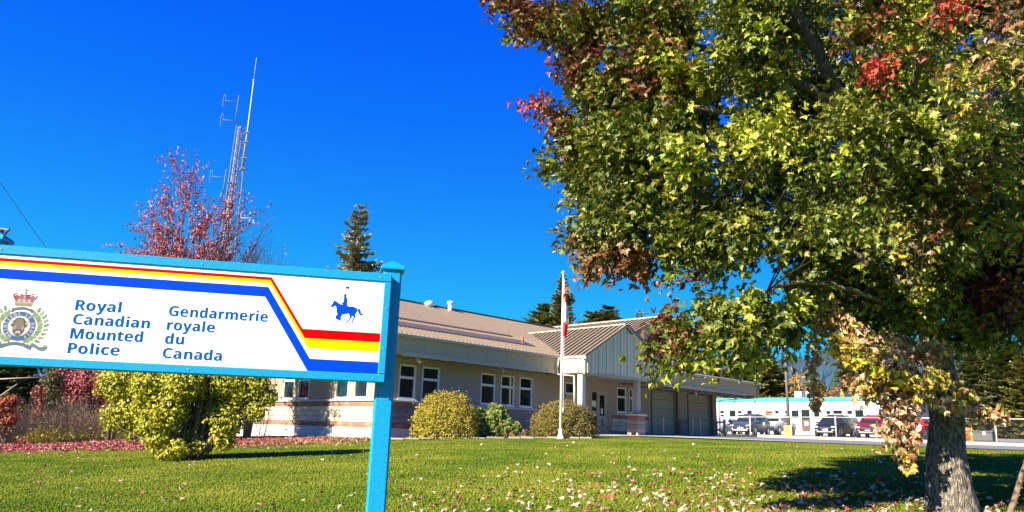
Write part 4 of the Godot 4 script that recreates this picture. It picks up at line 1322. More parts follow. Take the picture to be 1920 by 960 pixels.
func build_maple():
	to_sun = (get_node("sun") as Node3D).transform.basis.z
	sunny = [P(1784, 930, 8.7), P(1782, 880, 8.75), P(1780, 830, 8.75), P(1776, 780, 8.75), P(1545, 570, 8.4), P(1620, 640, 8.4), P(1700, 690, 8.3), P(1770, 730, 8.35), P(1850, 775, 8.4), P(1690, 790, 8.35), P(1530, 700, 8.4), P(1700, 480, 8.7)]
	var bp := on_ground(P(1786, 955, 9.0))
	var t := thing("maple_tree", "big maple turning red and yellow with a thick grey trunk on the lawn", "tree", Vector3.ZERO)
	var bark := nmat(Color(0.07, 0.058, 0.046), Color(0.42, 0.37, 0.31), 0.9, 0.95, 3.0, 0.03, 121, 0.2)
	bark.uv1_scale = Vector3(2.4, 0.55, 2.4)
	var mids := [bp + Vector3(0, -0.2, 0), bp + Vector3(0, 0.05, 0), bp + Vector3(-0.01, 0.25, 0), bp + Vector3(-0.02, 0.6, 0), P(1776, 790, 9.0), P(1768, 720, 9.02), P(1752, 640, 9.05), P(1728, 560, 9.08), P(1708, 490, 9.1), P(1694, 430, 9.1)]
	var rad := [0.31, 0.268, 0.235, 0.21, 0.178, 0.165, 0.15, 0.14, 0.13, 0.12]
	var pts := []
	var rr := []
	for i in mids.size() - 1:
		for k in 5:
			pts.append((mids[i] as Vector3).lerp(mids[i + 1], k / 5.0)); rr.append(lerpf(rad[i], rad[i + 1], k / 5.0))
	pts.append(mids[-1]); rr.append(0.142)
	var st := ST(true)
	tube(st, pts, rr, 48, 0.13)
	obj("trunk", st, bark, t)
	var top: Vector3 = mids[-1]
	var fork: Vector3 = mids[-2]
	limbs.append([mids[7], mids[8], mids[9]])
	limb(t, bark, [top, P(1640, 310, 9.0), P(1585, 200, 8.9), P(1525, 80, 8.7), P(1440, -90, 8.5), P(1380, -260, 8.4)], 0.11, 0.04)
	limb(t, bark, [top, P(1672, 300, 9.2), P(1640, 130, 9.3), P(1600, -60, 9.4), P(1580, -300, 9.6), P(1590, -560, 9.6)], 0.11, 0.04)
	limb(t, bark, [fork, P(1770, 400, 9.2), P(1850, 280, 9.3), P(1940, 120, 9.4), P(2040, -60, 9.5)], 0.09, 0.03)
	limb(t, bark, [mids[7], P(1830, 500, 9.3), P(1950, 430, 9.5), P(2120, 360, 9.7), P(2300, 260, 9.8)], 0.08, 0.03)
	limb(t, bark, [mids[7], P(1640, 500, 8.9), P(1500, 430, 8.7), P(1330, 370, 8.4), P(1180, 330, 8.3), P(1060, 300, 8.4)], 0.065, 0.015)
	limb(t, bark, [mids[6], P(1640, 560, 8.5), P(1500, 530, 8.0), P(1380, 570, 7.7), P(1270, 630, 7.6)], 0.04, 0.01)
	limb(t, bark, [top, P(1690, 330, 8.0), P(1710, 180, 6.9), P(1760, 0, 5.9), P(1800, -200, 5.4)], 0.06, 0.02)
	limb(t, bark, [fork, P(1650, 380, 10.3), P(1570, 290, 11.6), P(1500, 220, 12.6)], 0.11, 0.03)
	limb(t, bark, [fork, P(1760, 350, 10.5), P(1820, 280, 12.0), P(1860, 230, 13.2)], 0.11, 0.03)
	limb(t, bark, [P(1590, 210, 8.9), P(1450, 130, 8.6), P(1280, 80, 8.4), P(1120, 40, 8.4), P(1010, 30, 8.5)], 0.07, 0.015)
	limb(t, bark, [P(1600, 240, 8.9), P(1450, 220, 8.0), P(1290, 200, 7.8), P(1150, 190, 8.0)], 0.06, 0.015)
	limb(t, bark, [P(1640, 500, 8.9), P(1480, 470, 8.3), P(1330, 480, 8.0), P(1200, 480, 8.0), P(1100, 470, 8.2)], 0.06, 0.012)
	twigs = ST(true)
	var heart := P(1690, 250, 9.1)
	# the outline towards the open sky
	for q in [[965, 22, 8.6, 0.27, 2], [930, 12, 8.7, 0.14, 2], [1015, 45, 8.5, 0.36, 2], [1090, 60, 8.4, 0.55, 7], [1075, 135, 8.5, 0.30, 2], [1125, 190, 8.4, 0.42, 0], [1000, 200, 8.6, 0.14, 6], [1035, 222, 8.5, 0.2, 2], [1075, 265, 8.4, 0.36, 7], [1016, 312, 8.6, 0.15, 0], [1090, 335, 8.3, 0.40, 0], [1120, 410, 8.2, 0.36, 0], [1062, 455, 8.4, 0.17, 7], [1115, 475, 8.2, 0.27, 7], [1090, 520, 8.2, 0.13, 2], [1160, 490, 8.0, 0.30, 2], [1205, 520, 8.0, 0.13, 2], [1180, 400, 8.0, 0.55, 0], [1200, 280, 8.0, 0.65, 0], [1205, 150, 8.0, 0.65, 7], [1210, 40, 8.2, 0.65, 0], [1290, 455, 7.8, 0.40, 0], [1250, 520, 7.8, 0.12, 0], [1290, 530, 7.8, 0.11, 8], [1345, 490, 7.9, 0.16, 0]]:
		lobe(P(q[0], q[1], q[2]), q[3], q[4], heart, 1.3, 1.0, true)
		if q[3] > 0.25:
			lobe(P(q[0] + 14, q[1] + rnd(-15, 25), q[2] + rnd(0.8, 1.5)), q[3] * 0.95, q[4] if q[4] != 2 else 7, heart)
	# hanging bough in front of the garage roof
	for q in [[1330, 600, 7.6, 0.27, 0], [1265, 630, 7.6, 0.24, 7], [1300, 655, 7.7, 0.2, 0], [1240, 665, 7.7, 0.12, 7], [1350, 615, 7.9, 0.25, 0], [1390, 640, 7.9, 0.25, 0], [1205, 668, 7.7, 0.09, 0], [1270, 690, 7.6, 0.12, 1], [1365, 645, 7.5, 0.28, 0], [1400, 575, 7.8, 0.2, 1], [1330, 690, 7.5, 0.12, 1], [1430, 610, 7.8, 0.28, 0], [1405, 680, 7.7, 0.13, 1], [1235, 700, 7.6, 0.06, 0], [1240, 600, 7.7, 0.12, 2], [1470, 640, 8.2, 0.2, 0]]:
		lobe(P(q[0], q[1], q[2]), q[3], q[4], heart, 1.5, 1.0, true)
	# lower edge over the car park and round the trunk
	for q in [[1500, 600, 9.0, 0.26, 0], [1560, 600, 9.4, 0.34, 0], [1630, 610, 9.8, 0.40, 0], [1600, 500, 9.2, 0.5, 0], [1680, 560, 9.9, 0.45, 0], [1500, 470, 8.6, 0.3, 0], [1830, 540, 9.3, 0.5, 8], [1900, 500, 9.1, 0.5, 8], [1840, 610, 9.5, 0.28, 0], [1900, 600, 9.4, 0.3, 0], [1790, 560, 10.4, 0.5, 0], [1690, 455, 8.7, 0.13, 5], [1720, 600, 8.65, 0.2, 1], [1745, 555, 8.6, 0.16, 1], [1870, 640, 9.2, 0.08, 1], [1500, 530, 8.3, 0.28, 0], [1545, 520, 8.6, 0.32, 0], [1480, 585, 8.1, 0.22, 1], [1540, 570, 8.8, 0.3, 0], [1590, 560, 9.0, 0.34, 0], [1640, 540, 8.6, 0.3, 0], [1680, 610, 8.7, 0.24, 0], [1740, 600, 8.6, 0.26, 0], [1790, 600, 8.5, 0.25, 0], [1770, 520, 8.5, 0.32, 0], [1810, 450, 8.3, 0.36, 0], [1840, 640, 8.9, 0.2, 0], [1890, 620, 8.6, 0.26, 0], [1860, 570, 8.4, 0.36, 8], [1930, 590, 8.6, 0.36, 0], [1800, 640, 9.4, 0.22, 0], [1710, 400, 8.2, 0.3, 0], [1760, 380, 8.0, 0.36, 7], [1650, 430, 8.2, 0.32, 0], [1560, 430, 8.0, 0.34, 0], [1480, 420, 7.9, 0.3, 0]]:
		lobe(P(q[0], q[1], q[2]), q[3], q[4], heart, 1.2, 1.0, q[0] < 1515)
	# body of the crown, in two depths
	for i in 7:
		for j in 6:
			var u := 1290.0 + i * 110 + rnd(-30, 30)
			var v := -70.0 + j * 105 + rnd(-30, 30)
			if v > 430 and u > 1380 and u < 1480: continue
			if v > 440: v = 440
			var near := 7.9 - 1.1 * sin(PI * i / 7.0) + rnd(-0.5, 0.5)
			lobe(P(u, v, near), rnd(0.38, 0.56), (1 if v < 330 and rng.randf() < 0.42 else 0) if rng.randf() < (0.87 if u < 1680 else 0.7) else 7, heart, 0.9)
			lobe(P(u + rnd(-50, 50), v + rnd(-40, 40), rnd(9.4, 11.5)), rnd(0.6, 0.8), 0, heart, 0.75)
			if j < 5:
				lobe(P(u + rnd(-50, 50), v + rnd(-40, 40), rnd(11.5, 13.5)), rnd(0.65, 0.9), 0, heart, 0.5)
	# boughs that reach towards the road
	for q in [[1800, 150, 5.4, 0.22, 3], [1885, 110, 5.0, 0.24, 3], [1760, 70, 5.8, 0.22, 7], [1640, 130, 6.2, 0.2, 6], [1615, 70, 6.4, 0.25, 7], [1470, 240, 6.5, 0.26, 1], [1565, 300, 6.3, 0.22, 1], [1350, 240, 6.8, 0.28, 1], [1840, 230, 5.8, 0.26, 3], [1720, 250, 6.6, 0.25, 1], [1420, 60, 6.6, 0.3, 1], [1900, 330, 6.2, 0.2, 0], [1890, 40, 5.0, 0.2, 2], [1790, 10, 5.4, 0.2, 6], [1905, 200, 5.4, 0.2, 0], [1280, 300, 7.2, 0.28, 1], [1500, 380, 7.3, 0.25, 0], [1650, 360, 7.2, 0.25, 7]]:
		lobe(P(q[0], q[1], q[2]), q[3], q[4], heart, 1.0)
	# the rest of the crown, over and beside the picture
	for k in 64:
		var d := rdir()
		var q := bp + Vector3(0.2, 6.2, 0) + d * Vector3(4.9, 4.4, 4.6) * pow(rng.randf(), 0.3)
		var sc := screen(q)
		if q.y < bp.y + 2.6 or q.z > -4.6 or (sc.x < 1960 and sc.y > -60): continue
		lobe(q, rnd(0.65, 0.95), 0 if rng.randf() < 0.7 else 7, heart, 0.5)
	var tw := obj("twigs", twigs, mat(0.035, 0.03, 0.024, 0.95, 0.0, 0.2), t)
	tw.set_meta("kind", "stuff")
	leaves_as_parts(t, maple_leaf(), 300)
	broken_branch(bark)

# the leaves that show largest are parts; the rest are one mass
func leaves_as_parts(t: Node3D, me: ArrayMesh, most: int):
	var curled := maple_leaf(2.0, 0.12)
	var order := []
	for i in leaf_x.size():
		var o: Vector3 = leaf_x[i].origin
		var sc := screen(o)
		if o.z < -1.0 and sc.x > 0 and sc.x < 1920 and sc.y > 0 and sc.y < 960:
			order.append(Vector2(-o.z / leaf_x[i].basis.y.length(), i))
	order.sort()
	var single := {}
	var shades := {}
	for k in mini(most, order.size()):
		var i := int(order[k].y)
		single[i] = true
		var c: Color = leaf_c[i]
		var key := Vector3i(int(c.r * 16), int(c.g * 16), int(c.b * 10))
		if not shades.has(key):
			var m := leaf_mat()
			m.vertex_color_use_as_albedo = false
			m.albedo_color = (c * PLANT).linear_to_srgb()
			shades[key] = m
		inst("leaf", me if i % 2 else curled, shades[key], t).transform = leaf_x[i]
	for kind in 3:
		var xs := []
		var cs := []
		for i in leaf_x.size():
			if i % 3 == kind and not single.has(i):
				xs.append(leaf_x[i]); cs.append(leaf_c[i])
		scatter("foliage", [me, maple_leaf(2.0, 0.12), maple_leaf(2.8, -0.1)][kind], leaf_mat(0.42, 0.5, 0.5), xs, cs, t)
	leaf_x = []
	leaf_c = []

func spray(pts: Array, n: int, spread: float, pal: Array, size: float):
	for k in n:
		var a := rng.randf() * (pts.size() - 1)
		var i := int(a)
		var p: Vector3 = (pts[i] as Vector3).lerp(pts[mini(i + 1, pts.size() - 1)], a - i) + rdir() * spread * pow(rng.randf(), 0.6)
		var s := rnd(0.045, 0.075) * size
		leaf_x.append(leaf_xf(p, rdir() + Vector3(-0.2, 0.2, 0.5), Vector3(0, -1, 0) + rdir() * 0.5, s))
		leaf_c.append(vary(palette(pal[rng.randi_range(0, pal.size() - 1)]), 0.2))

func broken_branch(bark: Material):
	# a snapped bough that hangs beside the trunk, its leaves dried brown, some still yellow
	var t := thing("broken_branch", "snapped maple bough with dried brown and yellow leaves hanging against the trunk", "branch", Vector3.ZERO)
	var stems := [
		[[1745, 660, 8.7], [1690, 650, 8.55], [1630, 640, 8.5], [1570, 595, 8.5], [1535, 540, 8.55], [1512, 492, 8.6]],
		[[1545, 565, 8.5], [1530, 620, 8.5], [1524, 690, 8.5], [1530, 765, 8.5]],
		[[1620, 640, 8.5], [1660, 690, 8.45], [1710, 715, 8.4], [1770, 735, 8.45]],
		[[1700, 700, 8.4], [1690, 770, 8.4], [1675, 830, 8.45]],
		[[1770, 735, 8.45], [1800, 760, 8.45], [1840, 775, 8.45], [1880, 778, 8.45]],
		[[1570, 600, 8.5], [1600, 690, 8.45], [1625, 740, 8.45]],
		[[1700, 770, 8.4], [1708, 830, 8.45], [1703, 880, 8.45]],
	]
	var dry := [[4, 4, 3], [4, 4, 4, 3], [4, 5, 3, 4], [4, 4, 2], [4, 4, 3], [4, 5, 4, 3], [4, 5]]
	var lots := [330, 150, 330, 270, 240, 200, 80]
	var wide := [0.14, 0.09, 0.24, 0.26, 0.10, 0.22, 0.08]
	for k in stems.size():
		var pts := []
		var r := []
		for q in stems[k]:
			pts.append(P(q[0], q[1], q[2])); r.append(lerpf(0.034 if k == 0 else 0.014, 0.006, float(r.size()) / stems[k].size()))
		var st := ST(true)
		tube(st, pts, r, 6)
		obj("stem", st, mat(0.42, 0.29, 0.21, 0.8), t)
		spray(pts, int(lots[k] * 1.35), wide[k], dry[k], 1.0)
	# yellow spray in the middle and green leaves in its shade
	spray([P(1560, 645, 8.3), P(1640, 690, 8.2), P(1720, 725, 8.15), P(1765, 705, 8.2)], 210, 0.15, [5, 5, 3], 1.15)
	spray([P(1580, 690, 8.8), P(1640, 720, 8.8), P(1690, 760, 8.75)], 150, 0.24, [0, 0, 0, 7], 1.1)
	spray([P(1650, 660, 8.5), P(1740, 660, 8.5), P(1760, 660, 8.5)], 260, 0.16, [4, 4, 3], 1.0)
	spray([P(1610, 640, 8.3), P(1690, 690, 8.25), P(1760, 760, 8.3)], 220, 0.14, [4, 4, 4, 3], 1.0)
	spray([P(1520, 505, 8.45), P(1560, 580, 8.4), P(1640, 640, 8.35)], 170, 0.10, [4, 4, 4, 3], 1.0)
	spray([P(1770, 745, 8.45), P(1810, 740, 8.4)], 210, 0.15, [4, 3, 4], 1.0)
	leaves_as_parts(t, maple_leaf(), 300)

# ---------------------------------------------------------------- shrubs and near trees
func bush(called: String, label: String, category: String, base: Vector3, lobes: Array, dens: float, me: Mesh, size: float, cols: Array, stem: Color, group := "", upright := 0.3) -> Node3D:
	var t := thing(called, label, category, base, 0.0, group)
	var st := ST(true)
	var xs := []
	var cs := []
	for q in lobes:
		var c: Vector3 = q[0] - base
		var r: float = q[1]
		for k in 3:
			var e := c + rdir() * r * 0.7
			var s0 := Vector3(rnd(-0.25, 0.25), -0.1, rnd(-0.25, 0.25)) * minf(1.0, r * 2.0) + Vector3(c.x, 0, c.z) * 0.15
			var m := s0.lerp(e, 0.5) + Vector3(0, absf(e.y) * 0.12, 0) + rdir() * 0.05
			tube(st, [s0, m, e], [0.022, 0.014, 0.005], 4)
		var n := int(dens * r * r * 5200.0)
		for k in n:
			var d := rdir()
			var p := c + d * r * pow(rng.randf(), 0.4) * (1.0 + 0.5 * hill_noise.get_noise_3d(d.x * 2.0 + c.x * 9.0, d.y * 2.0, d.z * 2.0))
			if p.y < 0.02: p.y = rnd(0.02, 0.12)
			xs.append(leaf_xf(p, d + rdir() * 0.8 + Vector3(0, upright, 0), d + rdir() * 0.7 + Vector3(0, -0.3, 0), size * rnd(0.7, 1.3)))
			var ci: Color = cols[rng.randi_range(0, cols.size() - 1)]
			cs.append(vary(mixc(ci, cols[(k / 40) % cols.size()], 0.4), 0.2))
	obj("stems", st, mat(stem.r, stem.g, stem.b, 0.9), t)
	scatter("foliage", me, leaf_mat(0.5, 0.5, 0.4), xs, cs, t)
	return t

func pix(l: Array, d: float) -> Array:
	var o := []
	for q in l:
		o.append([P(q[0], q[1], d + (q[3] if q.size() > 3 else 0.0)), q[2]])
	return o

# thin stems that fan up from the ground, with a few leaves left
func brush(called: String, label: String, category: String, base: Vector3, w: float, h: float, n: int, stem: Color, leaves: int, cols: Array, size: float, group := "") -> Node3D:
	var t := thing(called, label, category, base, 0.0, group)
	var st := ST()
	var xs := []
	var cs := []
	var ends := []
	for k in n:
		var s0 := Vector3(rnd(-0.5, 0.5) * w, -0.05, rnd(-0.35, 0.35) * w)
		var lean := Vector3(rnd(-0.3, 0.3), 1.0, rnd(-0.3, 0.3)).normalized()
		var hh := h * rnd(0.45, 1.0) * (1.0 - 0.4 * absf(s0.x) / (0.5 * w + 0.01))
		var p1 := s0 + lean * hh * 0.5 + rdir() * 0.06
		var p2 := p1 + (lean + rdir() * 0.25).normalized() * hh * 0.5
		tube(st, [s0, p1, p2], [0.014, 0.010, 0.003], 3)
		for j in 3:
			var a := s0.lerp(p1, rnd(0.5, 1.0)) if j == 0 else p1.lerp(p2, rnd(0.0, 0.8))
			var b := a + (lean + rdir() * 0.8).normalized() * hh * rnd(0.15, 0.35)
			tube(st, [a, b], [0.007, 0.002], 3)
			ends.append([a, b])
	for k in leaves:
		var e = ends[rng.randi_range(0, ends.size() - 1)]
		var p: Vector3 = (e[0] as Vector3).lerp(e[1], rnd(0.2, 1.1)) + rdir() * 0.1
		xs.append(leaf_xf(p, rdir() + Vector3(0, 0.3, 0.4), rdir() + Vector3(0, -0.5, 0), size * rnd(0.6, 1.3)))
		cs.append(vary(cols[rng.randi_range(0, cols.size() - 1)], 0.25))
	obj("stems", st, mat(stem.r, stem.g, stem.b, 0.9), t)
	if leaves > 0:
		scatter("foliage", small_leaf(), leaf_mat(0.55, 0.5, 0.4), xs, cs, t)
	return t

# a vase-shaped tree of many upright stems
func upright_tree(called: String, label: String, base: Vector3, h: float, spread: float, stems: int, leaves: int, cols: Array, bark: Color, twig: Color, leaf_size := 1.0):
	var t := thing(called, label, "tree", base)
	var st := ST(true)
	var tw := ST()
	var ends := []
	for k in stems:
		var an := TAU * k / stems + rnd(-0.3, 0.3)
		var rr := spread * rnd(0.15, 1.0)
		var hh := h * rnd(0.62, 1.0) * (1.0 - 0.25 * rr / spread)
		var s0 := Vector3(cos(an) * 0.12, -0.1, sin(an) * 0.12)
		var pts := [s0, Vector3(cos(an) * rr * 0.18, hh * 0.25, sin(an) * rr * 0.18), Vector3(cos(an) * rr * 0.5, hh * 0.55, sin(an) * rr * 0.5) + rdir() * 0.15, Vector3(cos(an) * rr * 0.85, hh * 0.82, sin(an) * rr * 0.85) + rdir() * 0.15, Vector3(cos(an) * rr, hh, sin(an) * rr)]
		tube(st, pts, [0.03 * spread, 0.022 * spread, 0.016 * spread, 0.01 * spread, 0.005], 6)
		for j in 22:
			var f := rnd(0.8, 3.9)
			var a: Vector3 = (pts[int(f)] as Vector3).lerp(pts[mini(int(f) + 1, 4)], f - int(f))
			var dir := (Vector3(cos(an), 1.6, sin(an)) + rdir() * 0.9).normalized()
			var l := h * rnd(0.08, 0.2)
			var b := a + dir * l * 0.5 + rdir() * 0.04
			var c := b + (dir + Vector3(0, 0.4, 0)).normalized() * l * 0.5
			tube(tw, [a, b, c], [0.016, 0.010, 0.003], 3)
			for q in 3:
				var e := a.lerp(c, rnd(0.3, 1.0))
				var g := e + (dir + rdir() * 0.7).normalized() * l * rnd(0.25, 0.5)
				tube(tw, [e, g], [0.007, 0.003], 3)
				ends.append([e, g])
	obj("trunk", st, mat(bark.r, bark.g, bark.b, 0.9), t)
	obj("twigs", tw, mat(twig.r, twig.g, twig.b, 0.9), t).set_meta("kind", "stuff")
	var xs := []
	var cs := []
	for k in leaves:
		var e = ends[rng.randi_range(0, ends.size() - 1)]
		var p: Vector3 = (e[0] as Vector3).lerp(e[1], rnd(0.1, 1.15)) + rdir() * 0.1
		if p.x > spread * 0.45 and rng.randf() < 0.7: continue
		xs.append(leaf_xf(p, rdir() + Vector3(-0.2, 0.2, 0.6), rdir() * 0.8 + Vector3(0, -0.8, 0), rnd(0.045, 0.078) * leaf_size))
		cs.append(vary(cols[rng.randi_range(0, cols.size() - 1)], 0.25))
	if xs.size():
		scatter("foliage", small_leaf(0.5), leaf_mat(0.5, 0.5, 0.4), xs, cs, t)

func build_plants():
	var sl := small_leaf(0.55)
	# the large yellow-green shrub
	var base := on_ground(P(345, 862, 18.0))
	bush("yellow_shrub", "large loose shrub with yellow-green leaves under the police sign", "shrub", base, pix([[225, 715, 0.51], [290, 705, 0.61], [255, 690, 0.49], [340, 690, 0.55], [345, 715, 0.51, -0.5], [440, 705, 0.59], [395, 668, 0.61, 0.5], [480, 725, 0.39], [505, 745, 0.22], [220, 780, 0.37], [262, 768, 0.51], [310, 775, 0.51, -0.4], [250, 812, 0.20], [300, 820, 0.39, -0.3], [330, 845, 0.27, -0.6], [305, 856, 0.16, -0.6], [372, 840, 0.29], [375, 800, 0.43, 0.6], [425, 790, 0.44], [440, 750, 0.51, 0.3], [480, 770, 0.27], [420, 825, 0.29], [400, 730, 0.43, 0.9], [300, 640, 0.49], [400, 620, 0.49], [350, 850, 0.24], [370, 750, 0.42, 0.8], [330, 780, 0.4, 0.3], [270, 730, 0.36, -0.5], [410, 770, 0.35, 0.3], [460, 730, 0.3], [350, 820, 0.3, 0.2], [280, 790, 0.3, -0.4]], 18.0), 1.75, sl, 0.042, [Color(0.48, 0.46, 0.015), Color(0.58, 0.54, 0.03), Color(0.32, 0.35, 0.02), Color(0.20, 0.26, 0.02), Color(0.56, 0.46, 0.08)], Color(0.16, 0.12, 0.09))
	# clipped domes and a loose shrub along the front
	var gold := [Color(0.54, 0.52, 0.010), Color(0.50, 0.47, 0.012), Color(0.36, 0.32, 0.02), Color(0.22, 0.13, 0.04), Color(0.28, 0.17, 0.05), Color(0.44, 0.41, 0.015)]
	dome("rounded_shrub", "larger clipped dome shrub with yellow and brown leaves beside the sign post", on_ground(P(834, 822, 30.4)), Vector3(1.38, 1.82, 1.25), gold)
	dome("rounded_shrub", "clipped dome shrub with olive and yellow leaves behind the flagpole", on_ground(P(1057, 819, 31.6)), Vector3(1.42, 1.50, 1.25), [Color(0.26, 0.24, 0.03), Color(0.20, 0.16, 0.03), Color(0.14, 0.12, 0.03), Color(0.20, 0.11, 0.04), Color(0.32, 0.29, 0.03)])
	bush("green_shrub", "bright green leafy shrub between the two clipped domes", "shrub", on_ground(P(925, 818, 31.0)), pix([[905, 790, 0.42], [930, 778, 0.45], [920, 805, 0.45], [948, 798, 0.38], [965, 802, 0.28], [895, 810, 0.3], [925, 765, 0.2], [900, 772, 0.18], [945, 770, 0.16]], 31.0), 2.3, small_leaf(0.35), 0.08, [Color(0.20, 0.29, 0.06), Color(0.30, 0.38, 0.10), Color(0.14, 0.21, 0.04), Color(0.26, 0.28, 0.07)], Color(0.1, 0.08, 0.05), "", 0.9)
	bush("low_shrub", "low reddish brown shrub at the foot of the green one", "shrub", on_ground(P(972, 820, 30.6)), pix([[962, 813, 0.13], [985, 812, 0.14], [948, 816, 0.1]], 30.6), 2.0, sl, 0.05, [Color(0.22, 0.12, 0.04), Color(0.16, 0.14, 0.03), Color(0.30, 0.13, 0.05)], Color(0.1, 0.07, 0.05))
	# trees behind the sign
	var reds := [Color(0.44, 0.075, 0.085), Color(0.38, 0.10, 0.09), Color(0.54, 0.20, 0.17), Color(0.32, 0.06, 0.07)]
	upright_tree("red_tree", "upright many-stemmed tree thinly hung with dark red leaves behind the sign", on_ground(P(312, 838, 30.0)), 10.9, 2.5, 28, 23000, reds, Color(0.16, 0.12, 0.11), Color(0.22, 0.13, 0.13))
	upright_tree("bare_tree", "bare tree of pinkish upright twigs between the red tree and the lattice mast", on_ground(P(398, 838, 31.5)), 10.6, 2.0, 16, 120, reds, Color(0.22, 0.17, 0.15), Color(0.30, 0.19, 0.19))
	upright_tree("red_sapling", "lower sapling with rosy leaves beside the foot of the lattice mast", on_ground(P(462, 830, 32.5)), 8.4, 1.5, 12, 1500, [Color(0.48, 0.14, 0.16), Color(0.38, 0.08, 0.09)], Color(0.2, 0.14, 0.13), Color(0.28, 0.16, 0.17))
	upright_tree("thin_tree", "thin almost leafless tree at the edge of the red one", on_ground(P(205, 838, 33.0)), 9.8, 1.3, 8, 160, [Color(0.2, 0.06, 0.07)], Color(0.2, 0.16, 0.15), Color(0.2, 0.14, 0.14))
	# wild growth at the edge of the lawn
	var grey := Color(0.40, 0.29, 0.185)
	var k := 0
	var where := [[20, 836, 31.5, 2.4, 2.3], [60, 835, 32.5, 2.6, 2.2], [100, 833, 33.5, 2.6, 2.5], [140, 828, 35.0, 2.8, 2.4], [178, 824, 36.5, 2.4, 2.5], [-25, 838, 31.0, 2.6, 2.2], [120, 826, 38.0, 3.2, 3.0], [210, 822, 38.5, 2.6, 2.5]]
	var words := ["at the picture's edge of the lawn", "next in from the lawn's outer end", "behind the yellow grass", "halfway along the wild edge", "close by the yellow shrub", "outermost along the wild edge", "rising behind the other brush", "behind the yellow shrub's outer boughs"]
	for q in where:
		brush("brown_brush", "tangle of grey-brown bare stems " + words[k], "brush", on_ground(P(q[0], q[1], q[2])), q[3], q[4], 120, vary(grey, 0.2), 260, [Color(0.26, 0.17, 0.10), Color(0.22, 0.15, 0.07), Color(0.30, 0.10, 0.07)], 0.05, "brush along the lawn's wild edge")
		k += 1
	bush("red_bush", "tall crimson-leaved bush behind the bare brown stems", "bush", on_ground(P(165, 822, 39.0)), pix([[165, 715, 0.8], [130, 720, 0.7], [195, 720, 0.7], [185, 752, 0.6], [205, 765, 0.5], [150, 745, 0.5], [120, 705, 0.6]], 39.0), 0.75, sl, 0.07, [Color(0.34, 0.04, 0.07), Color(0.42, 0.09, 0.11), Color(0.24, 0.05, 0.06), Color(0.48, 0.20, 0.18)], Color(0.18, 0.13, 0.11))
	bush("orange_bush", "orange-red bush at the outer end of the wild edge", "bush", on_ground(P(8, 838, 30.5)), pix([[-10, 770, 0.45], [12, 760, 0.4], [22, 785, 0.28], [0, 795, 0.4], [25, 750, 0.22], [-20, 800, 0.4]], 30.5), 0.8, sl, 0.055, [Color(0.42, 0.10, 0.04), Color(0.34, 0.06, 0.04), Color(0.46, 0.18, 0.07)], Color(0.18, 0.13, 0.11))
	bush("orange_bush", "small orange-red bush low in front of the grey stems", "bush", on_ground(P(42, 842, 28.5)), pix([[40, 832, 0.2], [30, 838, 0.16], [55, 836, 0.16]], 28.5), 1.1, sl, 0.05, [Color(0.40, 0.12, 0.06), Color(0.34, 0.08, 0.06)], Color(0.18, 0.13, 0.11))
	bush("red_bush", "thin red-leaved bush among the grey stems", "bush", on_ground(P(75, 835, 33.0)), pix([[72, 735, 0.3], [75, 755, 0.26], [68, 775, 0.25]], 33.0), 0.8, sl, 0.055, [Color(0.36, 0.09, 0.07), Color(0.42, 0.15, 0.10)], Color(0.18, 0.13, 0.11))
	bush("dark_bush", "olive green bush between the red bushes", "bush", on_ground(P(100, 832, 37.0)), pix([[98, 712, 0.5], [100, 735, 0.45], [92, 755, 0.4]], 37.0), 0.9, sl, 0.06, [Color(0.08, 0.09, 0.03), Color(0.13, 0.12, 0.04)], Color(0.14, 0.11, 0.08))
	for q in [[85, 831, 30.2, 1.5, 0.95], [120, 829, 31.5, 1.8, 0.85], [160, 825, 33.5, 1.8, 0.75]]:
		brush("tall_grass", "clump of tall yellow grass at the lawn's wild edge, %s" % ("the tallest and brightest" if q[0] < 100 else "the middle of three" if q[0] < 150 else "the one by the yellow shrub"), "grass clump", on_ground(P(q[0], q[1], q[2])), q[3], q[4], 220, Color(0.36, 0.28, 0.06) if q[0] < 100 else Color(0.28, 0.23, 0.08), 200, [Color(0.40, 0.34, 0.04), Color(0.22, 0.22, 0.05)], 0.06, "grass clumps along the wild edge")
	for q in [[0, 712, 75, 707, 34.0], [-5, 746, 32, 720, 33.5]]:
		var a := P(q[0] - 40, q[1] + (1 if q[1] < 720 else 28), q[4])
		var b := P(q[2], q[3], q[4] + 0.5)
		var c := P(q[2] + 12, 800, q[4] + 0.6)
		var t := thing("pale_dead_sapling", "pale dead sapling %s above the brush" % ("lying level" if q[1] < 720 else "leaning up"), "sapling", on_ground(a))
		var st := ST(true)
		tube(st, [Vector3(0, -0.1, 0), Vector3(0.1, (a.y - t.position.y) * 0.9, 0), a - t.position, b - t.position], [0.05, 0.045, 0.04, 0.015], 6)
		obj("stem", st, mat(0.5, 0.45, 0.38, 0.8), t)

